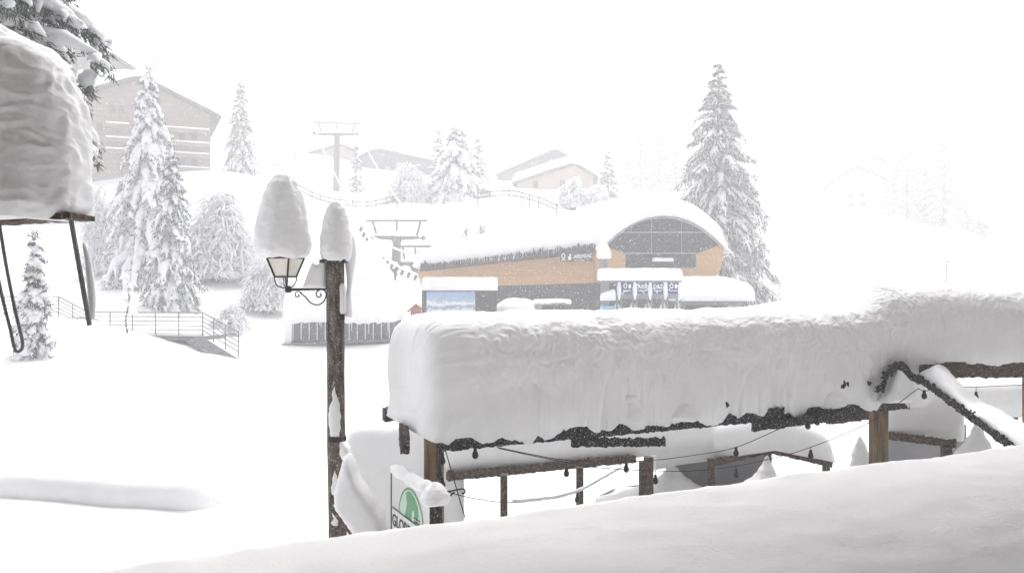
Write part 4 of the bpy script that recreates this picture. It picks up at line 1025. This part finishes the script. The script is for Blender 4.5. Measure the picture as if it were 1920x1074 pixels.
for v in (.30, .335, .37, .405): mb.add([S2(.64, v, .0205), S2(.80, v+.0, .0205), S2(.80, v+.010, .0205), S2(.64, v+.010, .0205)], [(0, 1, 2, 3)])
for u in (.66, .72, .78): mb.add([S2(u, .29, .021), S2(u+.008, .29, .021), S2(u+.02, .45, .021), S2(u+.012, .45, .021)], [(0, 1, 2, 3)])
mb.build('emblem_lines', M['sign_dark'], board)
flat([(.03, .36), (sgW-.1, .36), (sgW-.1, .57), (.03, .57)], .0225, 'word_band', M['sign_board'])
for v in (.355, .57): flat([(.02, v), (sgW-.09, v), (sgW-.09, v+.008), (.02, v+.008)], .0245, 'band_line', M['sign_dark'])
text_obj('lettering', 'GLOBE', .165, M['sign_dark'], board, S2(.05, .525, .0265), sgD, ext=.001)
def edge_snow(p0, p1, r0, seed, name='snow_cap', parent=None, m='snow_near', lump=.4, n=26, flat_=1):
    mb = MB(); pts = []; rr = []
    for i in range(n+1):
        t = i/n; pts.append(p0.lerp(p1, t)+Vector((0, 0, r0*.5+r0*.35*noise.noise(Vector((t*5, seed, 0)))))); rr.append(r0*(1+lump*noise.noise(Vector((t*6, seed, 4))))*min(1, (t*8+.35), ((1-t)*8+.35)))
    mb.tube(pts, rr, 14, flat_); return mb.build(name, M[m], parent, True)
edge_snow(S2(-.02, 0), S2(sgW*.95, 0), .065, 2, parent=sg)
cone_heap(S2(sgW+.04, .05), .12, .19, seed=4, amp=.014, fs=9, prof=[(0,.8),(.1,1.0),(.3,1.05),(.5,.95),(.7,.75),(.85,.5),(.95,.28),(1,.1)]).build('snow_cap', M['snow_near'], sg, True)

# ------------------------------------------------------------- pergolas on the terrace
ANG = math.atan2(2.7, 6.13); pu = Vector((math.cos(ANG), math.sin(ANG), 0)); pv = Vector((-math.sin(ANG), math.cos(ANG), 0)); PO = Vector((-.85, 8, 2.42))
pg = empty('pergola', (PO.x, PO.y, 0), 'long low pergola under a metre-thick loaf of snow, dark eave beam and brown posts', 'pergola', 'snow-loaded pergolas')
def Q(u, v, z): return PO+pu*u+pv*v+Vector((0, 0, z))
PL = 6.75
def irregular_beam(a, b, wd, ht, seed, rough=.012, n=90):
    """squared timber crusted with ice: its skin is bumpy"""
    mb = MB(); a = Vector(a); b = Vector(b); d = (b-a).normalized(); u = Vector((0, 0, 1)); sx_ = d.cross(u).normalized(); uz = sx_.cross(d)
    pr = []
    for (x0, z0), (x1, z1) in zip([(-1, -1), (1, -1), (1, 1), (-1, 1)], [(1, -1), (1, 1), (-1, 1), (-1, -1)]):
        for q in range(4): pr.append((x0+(x1-x0)*q/4, z0+(z1-z0)*q/4))
    m_ = len(pr)
    for i in range(n+1):
        p = a.lerp(b, i/n)
        for x, z in pr:
            w3 = p+sx_*(x*wd/2)+uz*(z*ht/2); r = rough*(noise.noise(w3*16)+.8*noise.noise(w3*35+Vector((seed, 0, 0))))
            up = max(0, z)*abs(noise.noise(w3*22))*.05*(rough/.012)
            mb.v.append(tuple(w3+(sx_*x+uz*z)*r+uz*up))
    for i in range(n):
        for j in range(m_): q = i*m_+j; k = i*m_+(j+1) % m_; mb.f.append((q, k, k+m_, q+m_))
    mb.f.append(tuple(range(m_-1, -1, -1))); mb.f.append(tuple(n*m_+j for j in range(m_)))
    return mb
irregular_beam(Q(.12, .02, -.10), Q(PL-.05, .02, -.10), .12, .13, 1, n=420).build('eave_beam', M['dark_timber'], pg)
irregular_beam(Q(-.02, 1.62, -.05), Q(PL, 1.62, -.05), .12, .14, 2, n=200).build('eave_beam', M['dark_timber'], pg)
for i in range(8): irregular_beam(Q(.15+i*.93, .05, .04), Q(.15+i*.93, 1.75, .04), .08, .1, 3+i, n=40).build('rafter', M['dark_timber'], pg)
mb = MB(); mb.beam(Q(.12, .85, .11), Q(PL, .85, .11), 1.5, .03); mb.build('roof', M['dark_timber'], pg)
for u, v in ((.12, .14), (6.36, .16)):
    p = Q(u, v, 0); mb = MB(); mb.beam((p.x, p.y, 0), (p.x, p.y, 2.40 if v < 1 else 2.36), .19, .19, up=(0, 1, 0), ch=.06); mb.build('post', M['timber'], pg)
irregular_beam(Q(-.14, .3, -.13), Q(.0, .85, -.13), .09, .2, 9, n=20).build('brace', M['mid_timber'], pg)
# boards showing under the eave
irregular_beam(P(1072, 831, 8.75), P(1246, 829, 9.0), .06, .075, 21, n=120).build('under_board', M['dark_timber'], pg)
irregular_beam(P(1412, 801, 9.6), P(1600, 778, 10.1), .06, .085, 22, n=120).build('under_board', M['dark_timber'], pg)
irregular_beam(P(1552, 787, 10.9), P(1640, 776, 11.2), .06, .12, 23, n=60).build('under_board', M['mid_timber'], pg)
def drop_top(t): return 1.0
big = loaf(Q(-.03, -.10, -.03), ANG, PL+.41, 1.75, 1.19, nu=640, nc=190, pu=5, pc=5, amp=.05, fs=1.6, flute=.034, crust=.015, drip=.17, seed=7, endr=.5, endr2=.14, topf=lambda t: 1+.27*min(1, max(0, (t-.835)/.10))**2*(3-2*min(1, max(0, (t-.835)/.10))))
big.build('roof_snow', M['snow_near'], pg, True)
# slumped lumps stuck along the lower face
rnd = random.Random(12)
for u, w_, h_ in ((2.35, .17, .50), (3.02, .24, .30), (5.3, .22, .34)):
    c = Q(u, .02, -.06); mb = cone_heap(c, w_, h_, seed=u*3, n=34, k=30, amp=.035, fs=6, flat=.7); mb.build('snow_slump', M['snow_near'], pg, True)
# dark bits stand in for the shade inside hollows of the snow face
for u, z, l, hh_ in ((5.45, .20, .16, .022), (5.92, .20, .025, .05), (3.64, .07, .025, .05)):
    irregular_beam(Q(u-l/2, -.10, z), Q(u+l/2, -.10, z+.02), .04, hh_, u*5, rough=.02, n=24).build('hollow_shade', M['dark_timber'], pg)

pg2 = empty('pergola', (P(1690, 0, 10.8).x, 10.8, 0), 'taller pergola at the right edge with a brown beam, a sloping rafter and thick snow', 'pergola', 'snow-loaded pergolas')
kA = 10.8/F; XA = lambda px: (px-960)*kA; ZA = lambda py: CZ-(py-HOR)*kA
irregular_beam((XA(1690), 10.8, ZA(691)), (XA(2080), 10.6, ZA(688)), .18, .22, 31, rough=.014, n=240).build('eave_beam', M['mid_timber'], pg2)
loaf((XA(1572), 10.62, ZA(675)), -.02, XA(2110)-XA(1572), 2.2, ZA(535)-ZA(675), nu=360, nc=120, pu=2.6, pc=4.2, amp=.03, fs=1.6, flute=.02, crust=.012, drip=.08, seed=17, endr=.95).build('roof_snow', M['snow_near'], pg2, True)
for px in (2060,):
    mb = MB(); mb.beam((XA(px), 12.2, 0), (XA(px), 12.2, ZA(686)), .19, .19, up=(0, 1, 0)); mb.build('post', M['timber'], pg2)
# ragged dark hook drawn for the shaded hollow where the two roofs meet
pts = curve_pts([P(1642, 731, 10.3), P(1656, 722, 10.3), P(1664, 700, 10.35), P(1676, 688, 10.4), P(1692, 686, 10.5), P(1712, 706, 10.6), P(1724, 716, 10.6)], 8)
rnd = random.Random(2); mb = MB(); mb.tube([p+Vector((rnd.gauss(0, .01), 0, rnd.gauss(0, .012))) for p in pts], [rnd.uniform(.03, .06) for _ in pts], 7); mb.build('hollow_shade', M['dark_timber'], pg2)
k3 = 10.45/F
pillow([(1640, 752), (1652, 738), (1664, 722), (1670, 706), (1678, 692), (1686, 700), (1697, 712), (1702, 730), (1701, 750), (1680, 752)], 10.35, .35, lambda a: (a-960)*k3, lambda b: CZ-(b-HOR)*k3).build('snow_slump', M['snow_near'], pg2, True)
ra, rb_ = P(1722, 708, 10.5), P(1884, 828, 8.9); rb_ = ra+(rb_-ra)*1.35
irregular_beam(ra, rb_, .06, .065, 41, rough=.014, n=160).build('rafter', M['dark_timber'], pg2)
mb = MB(); d = (rb_-ra); side = Vector((.30, .35, 0)); pts = []
n1, n2 = 40, 14
for i in range(n1+1):
    t = i/n1; hgt = .12*(1+.9*math.exp(-((t-.16)/.16)**2)-.45*math.exp(-((t-.46)/.1)**2))*(min(1, t*8+.1, (1-t)*8+.05))
    wd = .55+.5*t
    for j in range(n2+1):
        a = math.pi*j/n2; p = ra+d*t+side.normalized()*wd*(.5-.5*math.cos(a))+Vector((0, 0, .04+hgt*math.sin(a)**.6))
        p += Vector((0, 0, 1))*(.04*noise.noise(p*4)+.02*noise.noise(p*11)); mb.v.append(tuple(p))
w_ = n2+1
for i in range(n1):
    for j in range(n2): a = i*w_+j; mb.f.append((a, a+w_, a+w_+1, a+1))
    mb.f.append((i*w_, i*w_+n2, (i+1)*w_+n2, (i+1)*w_))
mb.build('rafter_snow', M['snow_near'], pg2, True)

# ------------------------------------------------------------- lower booths behind
G3 = 'snow-roofed booths on the terrace'
def rail_of(p0, p1, wd, ht, seed, parent, m='mid_timber', nm='eave_beam', n=120):
    return irregular_beam(p0, p1, wd, ht, seed, n=n, rough=.010).build(nm, M[m], parent)
bA = empty('booth', P(1000, 900, 11), 'long booth roof with four weathered posts seen under the pergola', 'booth', G3)
a, b = P(838, 894, 11.0), P(1190, 860, 12.1)
rail_of(a, b, .1, .09, 51, bA, n=200)
angA = math.atan2(b.y-a.y, b.x-a.x)
loaf((a.x-.1, a.y, a.z+.04), angA, (b-a).length+.1+1.6, 1.9, .85, nu=120, nc=50, pc=4, amp=.04, drip=.05, seed=3, endr=.5).build('roof_snow', M['snow_near'], bA, True)
for px, py in ((945, 885), (1086, 872)):
    p = P(px, py, 11.0 if px < 1000 else 11.5); mb = MB(); mb.beam((p.x, p.y-.1, -.1), (p.x, p.y-.1, p.z), .10, .10, up=(0, 1, 0)); mb.build('post', M['mid_timber'], bA)
p = P(1216, 856, 11.6); mb = MB(); mb.beam((p.x, p.y, -.1), (p.x, p.y, p.z), .13, .12, up=(0, 1, 0)); mb.beam((p.x-.09, p.y+.05, -.1), (p.x-.09, p.y+.05, p.z-.08), .08, .08, up=(0, 1, 0)); mb.build('post', M['mid_timber'], bA)
# booth B
bB = empty('booth', P(1440, 870, 13), 'gabled booth with a rounded snow roof behind the string lights', 'booth', G3)
c0, c1, c2 = P(1338, 868, 12.6), P(1440, 843, 13), P(1560, 870, 12.8)
rail_of(c0, c1, .1, .08, 52, bB, n=80); rail_of(c1, c2, .1, .08, 53, bB, n=80)
for p, o_ in ((P(1333, 862, 12.4), 0), (P(1549, 868, 12.8), 0), (P(1440, 846, 13.05), 0)):
    mb = MB(); mb.beam((p.x, p.y, -.1), (p.x, p.y, p.z+.02), .10 if o_ == 0 else .08, .1, up=(0, 1, 0)); mb.build('post', M['mid_timber'], bB)
mb = MB(); n1, n2 = 60, 24; xA, xB = P(1225, 0, 12.8).x, P(1562, 0, 12.8).x
for i in range(n1+1):
    t = i/n1; x = xA+(xB-xA)*t; zb_ = np.interp(x, [xA, c1.x, xB], [c0.z-.12, c1.z+.05, c2.z+.05])
    e = (1-abs(2*t-1)**5)**.3
    for j in range(n2+1):
        a = math.pi*j/n2; hh_ = .68*e
        mb.v.append((x+.03*noise.noise(Vector((i*.2, j*.2, 0))), 12.7+1.8*(.5-.5*math.cos(a)), zb_+hh_*math.sin(a)**.45+.03*noise.noise(Vector((x*2, a*2, 0)))))
w_ = n2+1
for i in range(n1):
    for j in range(n2): a = i*w_+j; mb.f.append((a, a+w_, a+w_+1, a+1))
    mb.f.append((i*w_, i*w_+n2, (i+1)*w_+n2, (i+1)*w_))
mb.f.append(tuple(range(w_))); mb.f.append(tuple(n1*w_+j for j in range(n2, -1, -1)))
mb.build('roof_snow', M['snow_near'], bB, True)
mb = MB(); z0 = P(0, 915, 13.6).z; mb.box((P(1250, 0, 13.6).x, 13.6, z0-.6), (P(1436, 0, 13.6).x, 13.7, P(0, 838, 13.6).z)); mb.build('interior_shade', M['shade_grey'], bB)  # grey sheet stands in for the shaded snow inside the booth
# booth C and D on the right
bC = empty('booth', P(1730, 830, 12), 'booth roof heaped with snow directly right of the big brown post', 'booth', G3)
rail_of(P(1668, 817, 11.8), P(1792, 833, 11.2), .09, .09, 54, bC, n=80)
loaf(P(1650, 815, 11.85), -.42, 1.12, 1.5, .62, nu=70, nc=40, pc=4, amp=.03, drip=.04, seed=5, endr=.3).build('roof_snow', M['snow_near'], bC, True)
p = P(1778, 832, 11.2); mb = MB(); mb.beam((p.x, p.y+.05, -.1), (p.x, p.y+.05, p.z), .12, .12, up=(0, 1, 0)); mb.build('post', M['mid_timber'], bC)
mb = MB(); mb.box((P(1660, 0, 13.2).x, 13.2, 0), (P(1812, 0, 13.2).x, 13.3, P(0, 796, 13.2).z)); mb.build('interior_shade', M['shade_grey'], bC)  # same grey sheet, standing for this booth's shaded interior
bD = empty('booth', P(1880, 780, 14), 'furthest booth roof at the right edge below the brown beam', 'booth', G3)
rail_of(P(1838, 784, 14.2), P(2040, 764, 14.8), .1, .09, 55, bD, n=80)
loaf(P(1795, 784, 14.1), .1, 3.2, 1.6, .62, nu=70, nc=40, pc=5, amp=.03, drip=.04, seed=6, endr=.3).build('roof_snow', M['snow_near'], bD, True)
for px in (1900, 2010):
    p = P(px, 775, 14.3); mb = MB(); mb.beam((p.x, p.y, -.1), (p.x, p.y, p.z), .12, .12, up=(0, 1, 0)); mb.build('post', M['dark_timber'], bD)
# snow wall left
ob = loaf((P(640, 0, 11).x, 11, P(0, 935, 11).z-.9), .10, 1.7, 1.4, P(0, 803, 11).z-P(0, 935, 11).z+.9, nu=60, nc=50, pc=7, amp=.03, seed=9, endr=.35).build('snow_block', M['snow_near'], smooth=True)
tag(ob, 'squared block of snow standing between the lamp post and the left pergola post', 'snow')
# terrace snow heaps
for i, (px, py, Y, r_, h_, lab) in enumerate(((1438, 905, 12.2, .30, .42, 'pointed snow heap under the gable of the rounded booth'), (1612, 880, 12.3, .17, .52, 'tall snow-wrapped cone just left of the big brown post'), (1832, 868, 10.6, .36, .55, 'pointed snow heap below the sloping rafter'), (1262, 930, 13.0, .75, .5, 'broad low heap of snow in front of the shade-grey booth interior'))):
    p = P(px, py, Y); ob = cone_heap((p.x, p.y, p.z-.1), r_, h_+.1, seed=i, amp=.03, fs=3, prof=[(0,1.7),(.12,1.2),(.3,.78),(.55,.42),(.78,.2),(.93,.09),(1,.02)] if i != 1 else [(0,1.0),(.2,1),(.5,.78),(.75,.5),(.9,.26),(1,.05)]).build('snow_heap', M['snow_near'], smooth=True)
    tag(ob, lab, 'snow', 'snow heaps on the terrace')

# ------------------------------------------------------------- string lights
def string(label, pts, bulbs, r=.005, snow=None):
    w_ = [P(*p) for p in pts]; root = empty('string_lights', w_[0], label, 'string lights', 'strings of bulbs on the terrace')
    c = curve_pts(w_, 8); mb = MB(); mb.tube(c, r, 5); mb.build('cable', M['wire'], root)
    for px, py in bulbs:
        q = min(c, key=lambda v: abs(960+v.x/v.y*F-px)); sc = 1
        tz = CZ-(py-HOR)/F*q.y
        top = max(q.z, tz+.06)
        mb = MB(); mb.tube([(q.x, q.y, top), (q.x, q.y, tz+.055)], .004, 5)
        x, y = q.x, q.y; z = tz
        mb.lathe([(.010, z+.07), (.017, z+.066), (.019, z+.035), (.026, z+.02), (.034, z-.005), (.033, z-.025), (.022, z-.042), (.006, z-.05)], x, y, 12)
        mb.build('bulb', M['bulb'], root, True)
    if snow:
        a, b = snow; seg = c[int(a*len(c)):int(b*len(c))]; rnd = random.Random(9)
        mb = MB(); mb.tube([p+Vector((0, 0, .02)) for p in seg], [.012+.035*abs(noise.noise(Vector((i*.35, 2, 0)))) for i in range(len(seg))], 8); mb.build('cable_snow', M['snow_near'], root, True)
string('upper cable of bulbs sagging under the pergola from its left post', [(932, 838, 8.6), (1000, 852, 9), (1062, 862, 9.4), (1140, 865, 9.7), (1225, 862, 10), (1300, 853, 10), (1380, 838, 10), (1470, 800, 9.8), (1560, 765, 9.7)], [(1062, 886), (1380, 848)])
string('middle cable of bulbs running from the pergola to the right post', [(935, 840, 8.7), (1000, 854, 9), (1062, 866, 9.3), (1120, 876, 9.5), (1229, 882, 9.8), (1300, 882, 9.9), (1380, 873, 10), (1460, 856, 10), (1520, 838, 10), (1590, 810, 10), (1650, 780, 10), (1722, 728, 10.2)], [(1174, 878), (1229, 900), (1383, 888), (1518, 853)])
string('lowest snow-dusted cable of bulbs drooping behind the sign board', [(828, 918, 8), (880, 932, 8.5), (945, 941, 9.2), (1010, 938, 9.8), (1075, 925, 10.2), (1130, 897, 10.6), (1180, 868, 11)], [(829, 930), (1085, 935)], snow=(.38, .95))
string('bulbs hanging in a bunch beside the left pergola post', [(824, 838, 7.9), (826, 850, 7.9), (825, 880, 7.9), (829, 905, 7.9)], [(829, 862), (824, 888), (829, 907)])
string('two bulbs hanging close together under the pergola eave near the right post', [(1500, 785, 9.6), (1520, 786, 9.7), (1545, 783, 9.8)], [(1514, 797), (1533, 790)])
string('single bulb hanging below the left half of the pergola eave', [(870, 838, 8.2), (891, 839, 8.25), (910, 838, 8.3)], [(891, 851)])
string('cable with one bulb beneath the brown beam at the right edge', [(1802, 725, 11), (1835, 725, 11.2), (1880, 723, 11.4), (1960, 720, 11.6)], [(1832, 743)])
string('single bulb hanging left of the sloping rafter', [(1722, 728, 10.2), (1733, 733, 10.2), (1745, 730, 10.2)], [(1733, 741)])
mb = MB(); a, b = P(834, 840, 7.9), P(872, 970, 7.6); mb.tube([a, b], .006, 6)
ob = mb.build('guy_rope', M['wire'], origin=a); tag(ob, 'straight slanting guy rope from the pergola corner to the snow', 'rope')
mb = MB(); mb.tube(curve_pts([P(826, 922, 7.7), P(845, 920, 7.8), P(866, 916, 7.9), P(872, 920, 7.9), P(869, 925, 7.9), P(866, 922, 7.9)], 5), .008, 6); mb.tube([P(824, 946, 7.7), P(852, 922, 7.8)], .008, 6)
ob = mb.build('iron_hook', M['iron'], origin=P(826, 922, 7.7)); tag(ob, 'small wrought iron hook bracket on the right edge of the sign board post', 'hook')

# ------------------------------------------------------------- framed structure at the left edge, close by
kC = 3.4/F; XC = lambda px: (px-960)*kC; ZC = lambda py: CZ-(py-HOR)*kC
fr = empty('metal_canopy', (XC(60), 3.4, ZC(600)), 'close metal-framed canopy at the left edge with slanting bars and a huge snow heap', 'canopy')
irregular_beam((XC(-160), 3.4, ZC(422)), (XC(155), 3.4, ZC(408)), .20, .020, 61, rough=.004, n=100).build('board', M['mid_timber'], fr)
mb = MB(); mb.beam((XC(133), 3.4, ZC(412)), (XC(168), 3.4, ZC(610)), .015, .017, up=(0, 1, 0)); mb.build('bar', M['rail'], fr)
mb = MB(); mb.tube(curve_pts([(XC(-2), 3.4, ZC(415)), (XC(12), 3.4, ZC(500)), (XC(28), 3.4, ZC(580)), (XC(42), 3.4, ZC(640)), (XC(38), 3.4, ZC(657)), (XC(28), 3.4, ZC(655)), (XC(20), 3.4, ZC(620)), (XC(5), 3.4, ZC(560)), (XC(-10), 3.4, ZC(490)), (XC(-25), 3.4, ZC(420))], 6), .0068, 10); mb.build('loop_bar', M['rail'], fr, True)
mb = MB(); mb.tube([(XC(-150), 3.4, ZC(425)), (XC(-150), 3.4, .0)], .03, 10); mb.build('bar', M['rail'], fr)
mb = MB(); mb.tube(curve_pts([(XC(150), 3.43, ZC(455)), (XC(158), 3.43, ZC(490)), (XC(164), 3.43, ZC(540)), (XC(166), 3.43, ZC(575)), (XC(166), 3.43, ZC(600))], 5), [.004]+[.008+.008*math.sin(i/20*math.pi) for i in range(19)]+[.005], 10); mb.build('stuck_snow', M['snow_near'], fr, True)
hp = MB(); n1, n2 = 170, 150
# heap: outline in the view plane, rounded in depth
right = [(412, 158), (400, 163), (330, 168), (250, 168), (190, 160), (150, 146), (110, 118), (85, 92), (60, 45), (40, 10), (20, -30), (5, -90)]
ysr = np.array([a for a, b in right][::-1], float); xsr = np.array([b for a, b in right][::-1], float)
for i in range(n1+1):
    t = i/n1; py = 5+(410-5)*t**.8; xr = float(np.interp(py, ysr, xsr)); xl = -330-(-90-xr)*0 + (0)
    cxp = (-190); hw = (xr-11-cxp)*kC
    for j in range(n2):
        a = 2*math.pi*j/n2; ca, sa = math.cos(a), math.sin(a)
        x = XC(cxp)+hw*(1 if ca > 0 else -1)*abs(ca)**.7; y = 3.42+.30*min(1, hw/.5)*(1 if sa > 0 else -1)*abs(sa)**.8
        z = ZC(py); q = Vector((x, y, z)); nv = Vector((ca, sa, .3)).normalized()
        d_ = .02*fbm(x*4, y*4, z*4)+.02*noise.noise(Vector((x*7, y*7, z*1.2)))
        if t > .93: d_ -= .03*(t-.93)/.07
        d_ += .012*noise.noise(Vector((x*5, y*5, z*2)))-.022*abs(noise.noise(q*11+noise.noise_vector(q*5)*1.2))-.009*abs(noise.noise(q*26))-.03*math.exp(-((x-XC(46))/.03)**2)*(1-t)
        hp.v.append(tuple(q+nv*d_))
for i in range(n1):
    for j in range(n2): a = i*n2+j; b = i*n2+(j+1) % n2; hp.f.append((a, a+n2, b+n2, b))
hp.f.append(tuple(range(n2))); hp.f.append(tuple(n1*n2+j for j in range(n2-1, -1, -1)))
hp.build('snow_heap', M['snow_near'], fr, True)

# ------------------------------------------------------------- falling snow
def flakes():
    rnd = np.random.default_rng(7); N = 48000
    y = 14+56*rnd.random(N)**.8; x = (rnd.random(N)-.5)*2*(y*.70+2); z = -.2+rnd.random(N)*11
    s_ = rnd.uniform(.004, .0095, N)*(1+y/50)
    c = np.stack([x, y, z], 1)
    dirs = np.array([[1, 0, 0], [-.5, .87, 0], [-.5, -.87, 0], [.15, 0, 1.5], [-.15, 0, -1.5]])
    v = (c[:, None]+dirs[None]*s_[:, None, None]).reshape(-1, 3)
    base = (np.arange(N)*5)[:, None, None]; fc = np.array([[0, 1, 3], [1, 2, 3], [2, 0, 3], [1, 0, 4], [2, 1, 4], [0, 2, 4]])[None]+base
    me = bpy.data.meshes.new('falling_snow'); me.from_pydata(v.tolist(), [], fc.reshape(-1, 3).tolist()); me.materials.append(M['snow_tree'])
    o = bpy.data.objects.new('falling_snow', me); COL.objects.link(o); o['kind'] = 'stuff'
flakes()

# ------------------------------------------------------------- haze of snowfall
zmin = min(v[2] for v in gm.v)-1
mb = MB(); mb.box((-200, -30, zmin-1), (200, 270, 84))
hz = mb.build('haze', M['snow']); hz['kind'] = 'stuff'
m = bpy.data.materials.new('haze'); m.use_nodes = True; n_ = m.node_tree; n_.nodes.clear()
pv_ = n_.nodes.new('ShaderNodeVolumePrincipled'); pv_.inputs['Color'].default_value = (.985, .985, 1, 1); pv_.inputs['Density'].default_value = HAZE; pv_.inputs['Anisotropy'].default_value = .2
oo = n_.nodes.new('ShaderNodeOutputMaterial'); n_.links.new(pv_.outputs[0], oo.inputs['Volume'])
hz.data.materials.clear(); hz.data.materials.append(m)
